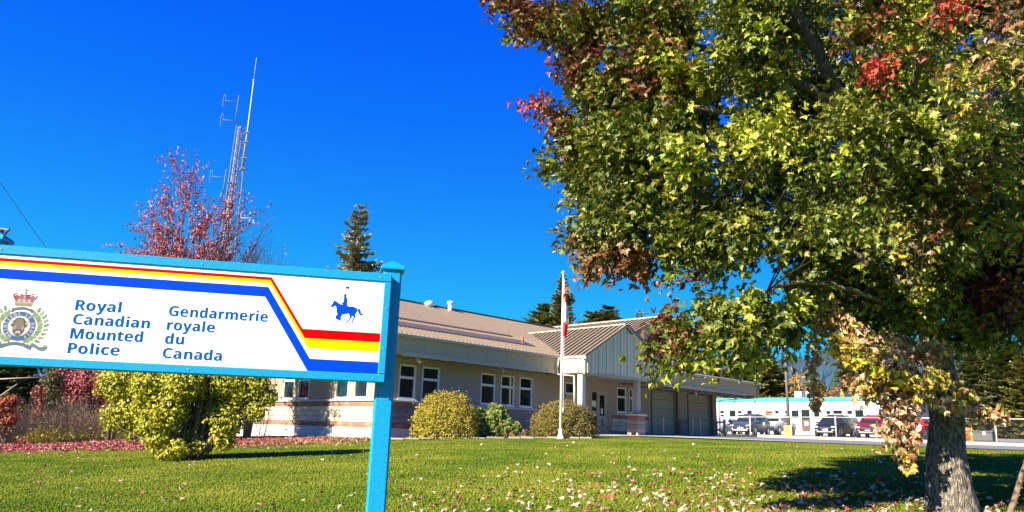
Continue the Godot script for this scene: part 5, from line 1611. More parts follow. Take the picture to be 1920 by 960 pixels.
func dome(called: String, label: String, base: Vector3, r: Vector3, cols: Array):
	var t := thing(called, label, "shrub", base)
	var st := ST(true)
	for k in 26:
		var d := rdir(); d.y = absf(d.y)
		tube(st, [Vector3(d.x * 0.2, 0, d.z * 0.2), d * r * 0.5, d * r * 0.92], [0.02, 0.012, 0.004], 4)
	obj("stems", st, mat(0.12, 0.09, 0.06, 0.9), t)
	var xs := []
	var cs := []
	for k in 17000:
		var d := rdir(); d.y = absf(d.y)
		var q := pow(rng.randf(), 0.16) + (rnd(0.0, 0.12) if rng.randf() < 0.03 else 0.0)
		var lump := 1.0 + 0.12 * hill_noise.get_noise_3d(d.x * 3.0 + base.x, d.y * 3.0, d.z * 3.0) + 0.09 * hill_noise.get_noise_3d(d.x * 7.0, d.y * 9.0, d.z * 9.0 + base.x)
		var flat := Vector3(pow(absf(d.x), 0.9) * signf(d.x), pow(d.y, 0.78), pow(absf(d.z), 0.9) * signf(d.z))
		var p := flat * r * q * lump + rdir() * 0.04
		if p.y < 0.0: continue
		xs.append(leaf_xf(p, d + rdir() * 0.9, d + rdir() * 0.8, rnd(0.028, 0.046)))
		var patchy := hill_noise.get_noise_3d(p.x * 2.0, p.y * 2.0, p.z * 2.0) * 0.5 + 0.5
		cs.append(vary(mixc(cols[rng.randi_range(0, cols.size() - 1)], cols[int(patchy * (cols.size() - 0.01))], 0.45), 0.22))
	scatter("foliage", small_leaf(0.5), leaf_mat(0.5, 0.4, 0.4), xs, cs, t)

# ---------------------------------------------------------------- conifers beyond
func conifer_mesh(h: float, r: float, sd: int, thin: float, green: Array) -> Array:
	rng.seed = sd
	var st := ST()
	var y := h * 0.06
	while y < h * 0.985:
		var t := y / h
		var env := r * pow(1.0 - t, 0.65) * (1.0 + 0.3 * hill_noise.get_noise_2d(y * 0.6, sd))
		var n := int(rnd(7, 11) * thin)
		for k in n:
			var an := rnd(0, TAU)
			var l := env * rnd(0.55, 1.15)
			var dir := Vector3(cos(an), 0, sin(an))
			var droop := rnd(0.05, 0.4) * (1.0 - t) - 0.15 * t
			var steps := maxi(2, int(l / 0.42))
			var c: Color = vary(green[rng.randi_range(0, green.size() - 1)], 0.3)
			st.set_color(c)
			var last := Vector3(0, y, 0)
			for q in steps:
				var f := (q + 1.0) / steps
				var p := Vector3(0, y, 0) + dir * l * f + Vector3(0, -droop * l * f + 0.25 * l * f * f * rnd(0.3, 1.0), 0)
				var side := Vector3(-dir.z, 0, dir.x)
				for s in [-1.0, 1.0]:
					var w := (0.22 + 0.36 * (1.0 - f * 0.6)) * rnd(0.7, 1.2) * clampf(l, 0.35, 1.3)
					tri(st, last, p + dir * 0.12 + Vector3(0, -0.02, 0), last.lerp(p, 0.7) + side * s * w + Vector3(0, -0.16 * w - rnd(0, 0.12), 0))
					tri(st, last.lerp(p, 0.5), p + dir * 0.25 + side * s * w * 0.35, last.lerp(p, 0.5) + side * s * w * 0.7 + Vector3(0, rnd(0.02, 0.16), 0))
				var hang := (0.25 + 0.3 * (1.0 - f)) * rnd(0.6, 1.3) * clampf(l, 0.35, 1.2)
				tri(st, last, p, last.lerp(p, rnd(0.3, 0.9)) + Vector3(0, -hang, 0) + side * rnd(-0.15, 0.15))
				tri(st, last.lerp(p, 0.3), p + dir * 0.1, p + dir * rnd(0.0, 0.3) + Vector3(0, hang * 0.55, 0) + side * rnd(-0.2, 0.2))
				last = p
		y += h * 0.012 + rnd(0.12, 0.3)
	st.generate_normals()
	var crown := st.commit()
	var tr := ST(true)
	tube(tr, [Vector3(0, -0.6, 0), Vector3(0, h * 0.5, 0), Vector3(0, h * 0.99, 0)], [0.022 * h, 0.012 * h, 0.01], 7)
	tr.generate_normals()
	return [crown, tr.commit()]

func conifer(label: String, foot: Vector3, top: Vector3, meshes: Array, h0: float, wide: float, group := "", called := "spruce_tree"):
	var p := Vector3(top.x, foot.y, top.z)
	var t := thing(called, label, "tree", p, rnd(0, TAU), group)
	var s := (top.y - p.y) / h0
	t.scale = Vector3(s * wide, s, s * wide)
	inst("crown", meshes[0], needle, t)
	inst("trunk", meshes[1], mat(0.12, 0.09, 0.07, 0.9), t)

var needle: StandardMaterial3D

func build_far_trees():
	needle = leaf_mat(0.7, 0.5, 0.3)
	var green := [Color(0.18, 0.20, 0.065), Color(0.23, 0.24, 0.08), Color(0.15, 0.17, 0.055)]
	var olive := [Color(0.28, 0.27, 0.07), Color(0.20, 0.215, 0.06), Color(0.34, 0.31, 0.09)]
	var a := conifer_mesh(18.0, 4.4, 11, 0.7, [Color(0.30, 0.29, 0.18), Color(0.36, 0.34, 0.22), Color(0.26, 0.26, 0.14)])
	var b := conifer_mesh(17.0, 3.9, 12, 1.6, green)
	var c := conifer_mesh(13.0, 4.4, 13, 1.8, olive)
	var d := conifer_mesh(11.0, 4.2, 14, 1.7, green)
	for q in [
		["lone spruce with thin grey-green boughs standing behind the sign", 676, 378, 60.0, a, 18.0, 0.95],
		["tall slender spruce right behind the flag", 1056, 508, 76.0, b, 17.0, 0.72],
		["short spruce at the tall slender spruce's side, over the ridge", 1022, 566, 78.0, d, 11.0, 1.25],
		["wide spruce over the porch roof, the taller of two tops", 1140, 570, 74.0, d, 11.0, 1.2],
		["lower spruce top beside the wide one over the porch roof", 1112, 580, 74.0, d, 11.0, 1.2],
		["thin bluish treetop far over the garage roof", 1198, 577, 90.0, a, 18.0, 0.8],
	]:
		conifer(q[0], on_ground(P(q[1], 800, q[3])), P(q[1], q[2], q[3]), q[4], q[5], q[6])
	var words := ["dense olive spruce beside the garage roof's end", "spruce behind the light pole", "spruce hugging the dense olive one, nearer the garage", "shorter spruce on the light pole's far side"]
	var k := 0
	for q in [[1416, 640, 108.0, 1.6], [1450, 680, 112.0, 1.35], [1385, 655, 104.0, 1.5], [1535, 712, 118.0, 1.1]]:
		conifer(words[k], on_ground(P(q[0], 800, q[2])), P(q[0], q[1], q[2]), c, 13.0, q[3], "spruces behind the white building")
		k += 1
	words = ["spruce in the row past the fence beside the road", "second spruce in the row beside the road", "third spruce in the row beside the road", "last spruce in the row beside the road", "spruce just past the maple's trunk", "broad spruce second from the maple's trunk", "dark spruce third from the maple's trunk", "spruce by the yellow birch, past the fence", "spruce half hidden by the maple's trunk", "outer spruce past the yellow birch"]
	k = 0
	for q in [[2080, 630, 68.0, 1.5], [2200, 600, 66.0, 1.5], [2400, 560, 62.0, 1.6], [2650, 520, 58.0, 1.6], [1818, 655, 70.0, 1.2], [1852, 640, 74.0, 1.35], [1885, 632, 68.0, 1.3], [1915, 660, 66.0, 1.2], [1775, 680, 76.0, 1.2], [1965, 640, 68.0, 1.3]]:
		conifer(words[k], on_ground(P(q[0], 822, q[2])), P(q[0], q[1], q[2]), c if k % 2 else d, 13.0 if k % 2 else 11.0, q[3], "spruces past the fence")
		k += 1
	words = ["spruce outermost in the row past the drive", "second spruce in the row past the drive", "middle spruce in the row past the drive", "fourth spruce in the row past the drive", "spruce innermost in the row past the drive", "extra spruce behind the row past the drive", "spruce at the row's corner past the drive", "second spruce round the row's corner", "third spruce round the row's corner"]
	k = 0
	for q in [[66, -10, 14.0], [63, -17, 16.0], [67, -24, 15.0], [63, -31, 17.0], [62, -39, 15.0], [72, -28, 19.0], [64, -47, 16.0], [68, -55, 17.0], [73, -63, 16.0]]:
		var p := on_ground(Vector3(q[0], 0, q[1]))
		conifer(words[k], p, p + Vector3(0, q[2], 0), c if k % 2 else d, 13.0 if k % 2 else 11.0, 1.3, "spruces in the row past the drive")
		k += 1
	words = ["dark conifer beyond the brush, nearest the pale saplings", "dark conifer beyond the brush, under the crest", "dark conifer beyond the brush, behind the crimson bush", "dark conifer beyond the brush, at the far end"]
	k = 0
	for q in [[15, 640, 58.0], [55, 655, 62.0], [105, 670, 66.0], [-35, 640, 60.0]]:
		conifer(words[k], on_ground(P(q[0], 830, q[2])), P(q[0], q[1], q[2]), b, 17.0, 1.5, "conifers beyond the brush")
		k += 1
	rng.seed = 99
	upright_tree("yellow_birch", "mustard yellow tree among the spruces past the fence", on_ground(P(1945, 826, 74.0)), 8.6, 1.6, 10, 3600, [Color(0.42, 0.30, 0.04), Color(0.34, 0.26, 0.06)], Color(0.3, 0.25, 0.2), Color(0.2, 0.15, 0.1), 2.2)
	upright_tree("golden_larch", "golden larch behind the air units on the white building", on_ground(P(1512, 815, 104.0)), 8.5, 2.0, 10, 3000, [Color(0.40, 0.25, 0.05), Color(0.30, 0.22, 0.06)], Color(0.25, 0.2, 0.15), Color(0.2, 0.14, 0.09), 2.2)
	upright_tree("russet_shrub", "russet shrub over the white building's roof, by the dried maple branch", on_ground(P(1545, 815, 100.0)), 7.0, 2.2, 10, 2600, [Color(0.38, 0.14, 0.05), Color(0.30, 0.13, 0.06)], Color(0.2, 0.15, 0.1), Color(0.2, 0.12, 0.08), 2.2)

# ---------------------------------------------------------------- mast, flag
func build_tower_and_flag():
	var g := on_ground(P(424, 480, 55.0))
	var t := thing("lattice_mast", "tall galvanised lattice radio mast with whip and dipole antennas", "radio mast", g)
	var steel := nmat(Color(0.087, 0.097, 0.103), Color(0.160, 0.173, 0.180), 1.0, 0.5, 0.0, 0.05, 131)
	var topy := P(449, 238, 55.0).y - g.y
	var legs := []
	for k in 3:
		var an := deg_to_rad(200.0 + 120.0 * k)
		legs.append([Vector3(sin(an) * 0.9, 0, cos(an) * 0.9), Vector3(sin(an) * 0.5, topy, cos(an) * 0.5)])
	for l in legs:
		var st := ST(true)
		tube(st, [l[0], l[1]], [0.05, 0.04], 8)
		obj("leg", st, steel, t)
	var st := ST()
	var n := 30
	for k in n:
		for q in 3:
			var a0: Vector3 = legs[q][0].lerp(legs[q][1], float(k) / n)
			var a1: Vector3 = legs[q][0].lerp(legs[q][1], float(k + 1) / n)
			var b0: Vector3 = legs[(q + 1) % 3][0].lerp(legs[(q + 1) % 3][1], float(k) / n)
			var b1: Vector3 = legs[(q + 1) % 3][0].lerp(legs[(q + 1) % 3][1], float(k + 1) / n)
			tube(st, [a1, b1], [0.018, 0.018], 4)
			tube(st, [a0, b1] if k % 2 else [b0, a1], [0.019, 0.019], 4)
	obj("bracing", st, steel, t)
	st = ST(true)
	for q in [[-0.3, 0.0], [-0.12, 0.12]]:
		tube(st, [Vector3(q[0] * 1.6, 0.3, q[1]), Vector3(q[0], topy, q[1])], [0.05, 0.04], 6)
	obj("cable_run", st, mat(0.3, 0.31, 0.32, 0.5), t)
	# whip on the far corner
	var whip_x := 0.52
	var w0 := P(456, 250, 55.0).y - g.y; var w1 := P(466, 152, 55.0).y - g.y; var w2 := P(471, 110, 55.0).y - g.y
	st = ST(true)
	tube(st, [Vector3(whip_x - 0.1, w0 - 3.0, 0.2), Vector3(whip_x, w0, 0.2), Vector3(whip_x, w1, 0.2)], [0.04, 0.042, 0.036], 8)
	tube(st, [Vector3(whip_x, w1, 0.2), Vector3(whip_x, w2, 0.2)], [0.022, 0.012], 6)
	tube(st, [Vector3(whip_x, w1 - 0.06, 0.2), Vector3(whip_x, w1 + 0.06, 0.2)], [0.07, 0.07], 8)
	obj("whip_antenna", st, mat(0.5, 0.52, 0.52, 0.5), t)
	for v in [250.0, 268.0, 298.0, 318.0]:
		st = ST()
		var y := P(456, v, 55.0).y - g.y
		box(st, Transform3D(Basis(Vector3.UP, 0.4), Vector3(whip_x, y, 0.2)), Vector3(0.34, 0.1, 0.2), 0.02)
		bar(st, Vector3(0.2, y, 0.0), Vector3(whip_x + 0.2, y, 0.25), 0.05, 0.05)
		obj("clamp", st, mat(0.2, 0.21, 0.22, 0.5), t)
	# folded dipoles held out on arms
	for q in [[178.0, 236.0, 190.0, 0], [226.0, 236.0, 226.0, 1], [317.0, 372.0, 333.0, 2]]:
		st = ST()
		var x0 := -0.6 - (0.25 if q[3] == 2 else 0.0)
		var ya := P(430, q[0], 55.0).y - g.y; var yb := P(430, q[1], 55.0).y - g.y; var yc := P(430, q[2], 55.0).y - g.y
		if q[3] != 1: tube(st, [Vector3(x0, yb, 0), Vector3(x0, ya, 0)], [0.04, 0.035], 6)
		tube(st, [Vector3(x0, yc, 0), Vector3(x0 - 1.05, yc + 0.05, 0)], [0.026, 0.02], 5)
		var loop := []
		var rr := []
		for k in 13:
			var an := TAU * k / 12
			loop.append(Vector3(x0 - 1.1 + cos(an) * 0.1, yc + 0.05 + clampf(sin(an) * 0.75, -0.55, 0.55), 0)); rr.append(0.014)
		tube(st, loop, rr, 4)
		obj("dipole_antenna", st, mat(0.10, 0.13, 0.17, 0.5), t)
	st = ST()
	var ye := P(440, 408, 55.0).y - g.y
	tube(st, [Vector3(0.75, ye - 2.2, 0), Vector3(0.7, ye + 0.5, 0)], [0.06, 0.06], 6)
	tube(st, [Vector3(0.7, ye, 0), Vector3(1.6, ye, 0)], [0.02, 0.02], 5)
	for x in [1.45, 1.75]:
		tube(st, [Vector3(x, ye - 0.5, 0), Vector3(x, ye - 0.12, 0)], [0.025, 0.025], 5); tube(st, [Vector3(x, ye + 0.12, 0), Vector3(x, ye + 0.5, 0)], [0.025, 0.025], 5)
	obj("panel_antenna", st, mat(0.75, 0.77, 0.78, 0.5), t)
	st = ST()
	box(st, Transform3D(Basis(), Vector3(0, 0, 0)), Vector3(2.8, 0.5, 2.8), 0.03)
	obj("footing", st, mat(0.4, 0.39, 0.37, 0.9), t)
	# flagpole
	var f := on_ground(P(1051, 818, 30.0))
	var p := thing("flagpole", "white tapered flagpole with a ball top in front of the station", "flagpole", f)
	var h := P(1055, 514, 30.0).y - f.y
	st = ST(true)
	tube(st, [Vector3(0, 0, 0), Vector3(0, h * 0.5, 0), Vector3(0, h, 0)], [0.058, 0.046, 0.03], 14)
	var white := mat(0.58, 0.58, 0.57, 0.4)
	obj("pole", st, white, p)
	st = ST(); lathe(st, [Vector2(0.15, -0.15), Vector2(0.15, 0.04), Vector2(0.12, 0.12), Vector2(0.085, 0.2), Vector2(0.068, 0.4), Vector2(0.0, 0.42)], 14); obj("base", st, white, p)
	st = ST(); ball(st, Vector3(0, h + 0.07, 0), Vector3(0.07, 0.07, 0.07), 12, 8); obj("finial", st, mat(0.8, 0.78, 0.7, 0.25), p)
	st = ST(); tube(st, [Vector3(0.085, 1.1, 0.02), Vector3(0.06, h - 0.2, 0.02)], [0.008, 0.008], 4); tube(st, [Vector3(0.085, 1.0, 0.02), Vector3(0.085, 1.2, 0.02)], [0.02, 0.02], 5); obj("halyard", st, mat(0.7, 0.7, 0.68), p)
	# the flag hangs limp in folds: red, white, red
	var fl := thing("flag", "limp red and white flag hanging in folds from the flagpole", "flag", f)
	var y1 := P(1060, 540, 30.0).y - f.y
	var y0 := P(1060, 628, 30.0).y - f.y
	var bands := [[0.0, 0.30, mat(0.62, 0.015, 0.03, 0.8), "red_band"], [0.30, 0.70, mat(0.8, 0.79, 0.78, 0.8), "white_band"], [0.70, 1.0, mat(0.62, 0.015, 0.03, 0.8), "red_band"]]
	for bnd in bands:
		st = ST(true)
		var rows := []
		for j in 22:
			var t2: float = lerpf(bnd[0], bnd[1], j / 14.0)
			var row := []
			for i in 17:
				var s := i / 16.0
				# the cloth hangs from its hoist corner: pleats that widen and slide down
				var wide := 0.07 + 0.12 * sin(PI * clampf(t2 * 0.9 + 0.05, 0, 1))
				var y := lerpf(y1, y0, t2) - 0.10 * s - 0.05 * sin(s * 9.0)
				row.append(Vector3(0.07 + wide * (s * 0.75 + 0.25 * sin(s * 12.0 + t2 * 4.0)), y, 0.11 * sin(s * 16.0 + t2 * 5.0) + 0.03 * sin(t2 * 17.0)))
			rows.append(row)
		for j in 14:
			for i in 16:
				quad(st, rows[j + 1][i], rows[j + 1][i + 1], rows[j][i + 1], rows[j][i])
		obj(bnd[3], st, bnd[2], fl)

# ---------------------------------------------------------------- car park
# the point in a picture column that lies on a line parallel to the end (bx) or the front (bz) of the station
func at_bx(u: float, b: float, v := 818.0) -> Vector3:
	var r := cam_basis() * Vector3((u - 960.0) / 1387.0, (480.0 - v) / 1387.0, -1.0)
	var t := (b / HALF + corner.x - corner.z) / (r.x - r.z)
	return on_ground(Vector3(r.x * t, 0, r.z * t))

func at_bz(u: float, b: float, v := 818.0) -> Vector3:
	var r := cam_basis() * Vector3((u - 960.0) / 1387.0, (480.0 - v) / 1387.0, -1.0)
	var t := (b / HALF + corner.x + corner.z) / (r.x + r.z)
	return on_ground(Vector3(r.x * t, 0, r.z * t))

func car(called: String, label: String, category: String, at: Vector3, turn: float, paint: Material, kind: String, s := 1.0):
	var t := thing(called, label, category, at, turn)
	t.scale = Vector3.ONE * s
	var suv := kind == "suv"
	var pick := kind == "pickup"
	var sec := [[-2.28, 0.46, 0.92, 0.74], [-2.2, 0.36, 1.02, 0.86], [-1.7, 0.28, 1.08, 0.92], [-0.6, 0.24, 1.06, 0.94], [0.6, 0.24, 1.03, 0.94], [1.15, 0.26, 1.02, 0.92], [1.75, 0.3, 0.95, 0.89], [2.1, 0.34, 0.86, 0.82], [2.25, 0.44, 0.74, 0.7]]
	var roof := [[-2.12, 1.06], [-1.75, 1.62], [-0.4, 1.68], [0.35, 1.6], [1.1, 1.03]]
	if kind == "sedan":
		for q in sec: q[2] -= 0.1
		roof = [[-1.9, 0.96], [-1.1, 1.38], [-0.2, 1.44], [0.35, 1.38], [1.15, 0.93]]
	if pick:
		for q in sec: q[0] *= 1.2; q[1] += 0.14; q[2] += 0.16; q[3] *= 1.03
		roof = [[-0.75, 1.2], [-0.62, 1.82], [0.1, 1.9], [0.7, 1.82], [1.35, 1.2]]
	if kind == "van":
		for q in sec: q[2] += 0.12
		roof = [[-2.2, 1.15], [-2.1, 1.98], [-0.4, 2.06], [0.75, 1.95], [1.5, 1.14]]
	var st := ST(true)
	var prev := []
	for q in sec:
		var yb: float = q[1]; var yt: float = q[2]; var w: float = q[3]
		var ring := []
		for p in [[0.0, yb], [w * 0.88, yb], [w * 0.985, yb + 0.12], [w, lerpf(yb, yt, 0.55)], [w * 0.975, yt - 0.1], [w * 0.92, yt - 0.02], [w * 0.75, yt + 0.01], [0.0, yt + 0.03]]:
			ring.append(Vector3(p[0], p[1], q[0]))
		var full := ring.duplicate()
		for k in range(ring.size() - 2, 0, -1):
			full.append(Vector3(-ring[k].x, ring[k].y, ring[k].z))
		if prev.size():
			for k in full.size():
				var k2 := (k + 1) % full.size()
				quad(st, prev[k], prev[k2], full[k2], full[k])
		else:
			for k in range(1, full.size() - 1): tri(st, full[0], full[k], full[k + 1])
		prev = full
	for k in range(1, prev.size() - 1): tri(st, prev[0], prev[k + 1], prev[k])
	obj("body", st, paint, t)
	# cabin: painted shell with glass set just proud of it
	st = ST(true)
	var rows := []
	for i in roof.size():
		var base := i == 0 or i == roof.size() - 1
		var w := 0.86 if base else 0.68
		rows.append([Vector3(-w, roof[i][1], roof[i][0]), Vector3(-w * 0.7, roof[i][1] + (0.0 if base else 0.05), roof[i][0]), Vector3(w * 0.7, roof[i][1] + (0.0 if base else 0.05), roof[i][0]), Vector3(w, roof[i][1], roof[i][0])])
	for i in roof.size() - 1:
		for k in 3:
			quad(st, rows[i][k], rows[i + 1][k], rows[i + 1][k + 1], rows[i][k + 1])
	var belt: float = roof[0][1] - 0.06
	for sgn in [0, 3]:
		var foot := []
		for i in roof.size():
			foot.append(Vector3(0.9 * (-1.0 if sgn == 0 else 1.0), belt, roof[i][0]))
		for i in roof.size() - 1:
			if sgn == 0: quad(st, foot[i], foot[i + 1], rows[i + 1][0], rows[i][0])
			else: quad(st, foot[i + 1], foot[i], rows[i][3], rows[i + 1][3])
	obj("cabin", st, paint, t)
	var gl := mat(0.010, 0.014, 0.018, 0.12, 0.0, 0.28)
	var n := roof.size()
	for w in [[n - 2, n - 1, "windscreen"], [1, 0, "rear_window"]]:
		st = ST()
		var a: Vector3 = rows[w[0]][0]; var b: Vector3 = rows[w[0]][3]; var c: Vector3 = rows[w[1]][3]; var d: Vector3 = rows[w[1]][0]
		var up := Vector3(0, 0.012, 0.016 * signf(c.z))
		var m := 0.08
		quad(st, d.lerp(c, m).lerp(a, 0.08) + up, c.lerp(d, m).lerp(b, 0.08) + up, b.lerp(a, m).lerp(c, 0.1) + up, a.lerp(b, m).lerp(d, 0.1) + up)
		obj(w[2], st, gl, t)
	for sgn in [-1.0, 1.0]:
		for w in ([[0.04, 0.46], [0.52, 0.96]] if not pick else [[0.06, 0.45], [0.52, 0.94]]):
			st = ST()
			var z0: float = lerpf(roof[0][0], roof[n - 1][0], w[0]); var z1: float = lerpf(roof[0][0], roof[n - 1][0], w[1])
			var zt0 := clampf(z0, roof[1][0] + 0.05, roof[n - 2][0] - 0.05); var zt1 := clampf(z1, roof[1][0] + 0.05, roof[n - 2][0] - 0.05)
			var yt: float = roof[2][1] - 0.12
			quad(st, Vector3(sgn * 0.895, belt + 0.06, z0), Vector3(sgn * 0.895, belt + 0.06, z1), Vector3(sgn * 0.725, yt, zt1), Vector3(sgn * 0.725, yt, zt0))
			obj("side_window", st, gl, t)
		st = ST(); box(st, Transform3D(Basis(), Vector3(sgn * 1.0, belt + 0.1, roof[n - 1][0] - 0.2)), Vector3(0.2, 0.14, 0.12), 0.03); obj("mirror", st, paint, t)
		# headlights, fog lamp
		var zf: float = sec[-1][0]
		var yf: float = sec[-1][2]
		st = ST(); box(st, Transform3D(Basis(Vector3.UP, sgn * 0.55), Vector3(sgn * 0.66, yf - 0.02, zf - 0.06)), Vector3(0.36, 0.13, 0.1), 0.03); obj("headlight", st, mat(0.75, 0.78, 0.8, 0.1), t)
		st = ST(); box(st, Transform3D(Basis(Vector3.UP, sgn * 0.4), Vector3(sgn * 0.62, 0.5, zf - 0.02)), Vector3(0.2, 0.08, 0.06), 0.02); obj("fog_lamp", st, mat(0.7, 0.7, 0.7, 0.2), t)
		st = ST(); box(st, Transform3D(Basis(), Vector3(sgn * 0.72, sec[1][2] - 0.15, sec[0][0] + 0.03)), Vector3(0.2, 0.22, 0.1), 0.02); obj("tail_light", st, mat(0.5, 0.02, 0.02, 0.2), t)
	st = ST(); bx(st, Vector3(-0.46, 0.56, sec[-1][0] - 0.08), Vector3(0.46, sec[-1][2] - 0.03, sec[-1][0] + 0.03), 0.03); obj("grille", st, mat(0.02, 0.02, 0.022, 0.4), t)
	st = ST(); bx(st, Vector3(-0.5, sec[-1][2] - 0.05, sec[-1][0] - 0.04), Vector3(0.5, sec[-1][2] - 0.015, sec[-1][0] + 0.045), 0.01); ball(st, Vector3(0, sec[-1][2] - 0.1, sec[-1][0] + 0.03), Vector3(0.07, 0.06, 0.03)); obj("chrome_trim", st, mat(0.75, 0.75, 0.76, 0.15, 1.0), t)
	st = ST(); bx(st, Vector3(-0.62, 0.32, sec[-1][0] - 0.12), Vector3(0.62, 0.42, sec[-1][0] + 0.05), 0.04); obj("bumper", st, mat(0.55, 0.55, 0.56, 0.4) if suv else paint, t)
	st = ST(); bx(st, Vector3(-0.17, 0.43, sec[-1][0] + 0.0), Vector3(0.17, 0.55, sec[-1][0] + 0.055), 0.004); obj("number_plate", st, mat(0.78, 0.78, 0.76, 0.5), t)
	for sgn in [-1.0, 1.0]:
		for zz in [-1.38, 1.38]:
			var zw: float = zz * (1.2 if pick else 1.0)
			var rad := 0.36 + (0.05 if pick else 0.0)
			var xf := Transform3D(Basis(Vector3(0, 0, 1), -PI / 2 * sgn), Vector3(sgn * 0.74, rad, zw))
			st = ST(true)
			lathe(st, [Vector2(rad * 0.6, 0.0), Vector2(rad, 0.02), Vector2(rad, 0.2), Vector2(rad * 0.95, 0.225), Vector2(rad * 0.66, 0.228)], 18, xf)
			var ty := obj("wheel", st, mat(0.02, 0.02, 0.02, 0.8), t)
			st = ST(); lathe(st, [Vector2(rad * 0.66, 0.225), Vector2(rad * 0.6, 0.19), Vector2(rad * 0.2, 0.21), Vector2(0.001, 0.215)], 18, xf); obj("rim", st, mat(0.5, 0.5, 0.51, 0.3, 0.8), ty)
	if pick:
		st = ST(); bx(st, Vector3(-0.8, 1.1, -2.6), Vector3(0.8, 1.2, -0.8)); obj("bed_cover", st, mat(0.04, 0.04, 0.04, 0.6), t)
	elif suv:
		st = ST()
		for sgn in [-1.0, 1.0]: tube(st, [Vector3(sgn * 0.6, 1.68, -1.5), Vector3(sgn * 0.6, 1.74, -1.3), Vector3(sgn * 0.6, 1.74, 0.1), Vector3(sgn * 0.6, 1.66, 0.3)], [0.02, 0.02, 0.02, 0.02], 5)
		obj("roof_rail", st, mat(0.5, 0.5, 0.5, 0.3, 0.8), t)

func carpaint(r: float, g: float, b: float) -> StandardMaterial3D:
	var m := StandardMaterial3D.new()
	m.albedo_color = Color(r, g, b).linear_to_srgb()
	m.roughness = 0.42
	m.metallic = 0.1
	m.metallic_specular = 0.2
	m.clearcoat_enabled = true
	m.clearcoat = 0.22
	m.clearcoat_roughness = 0.08
	return m

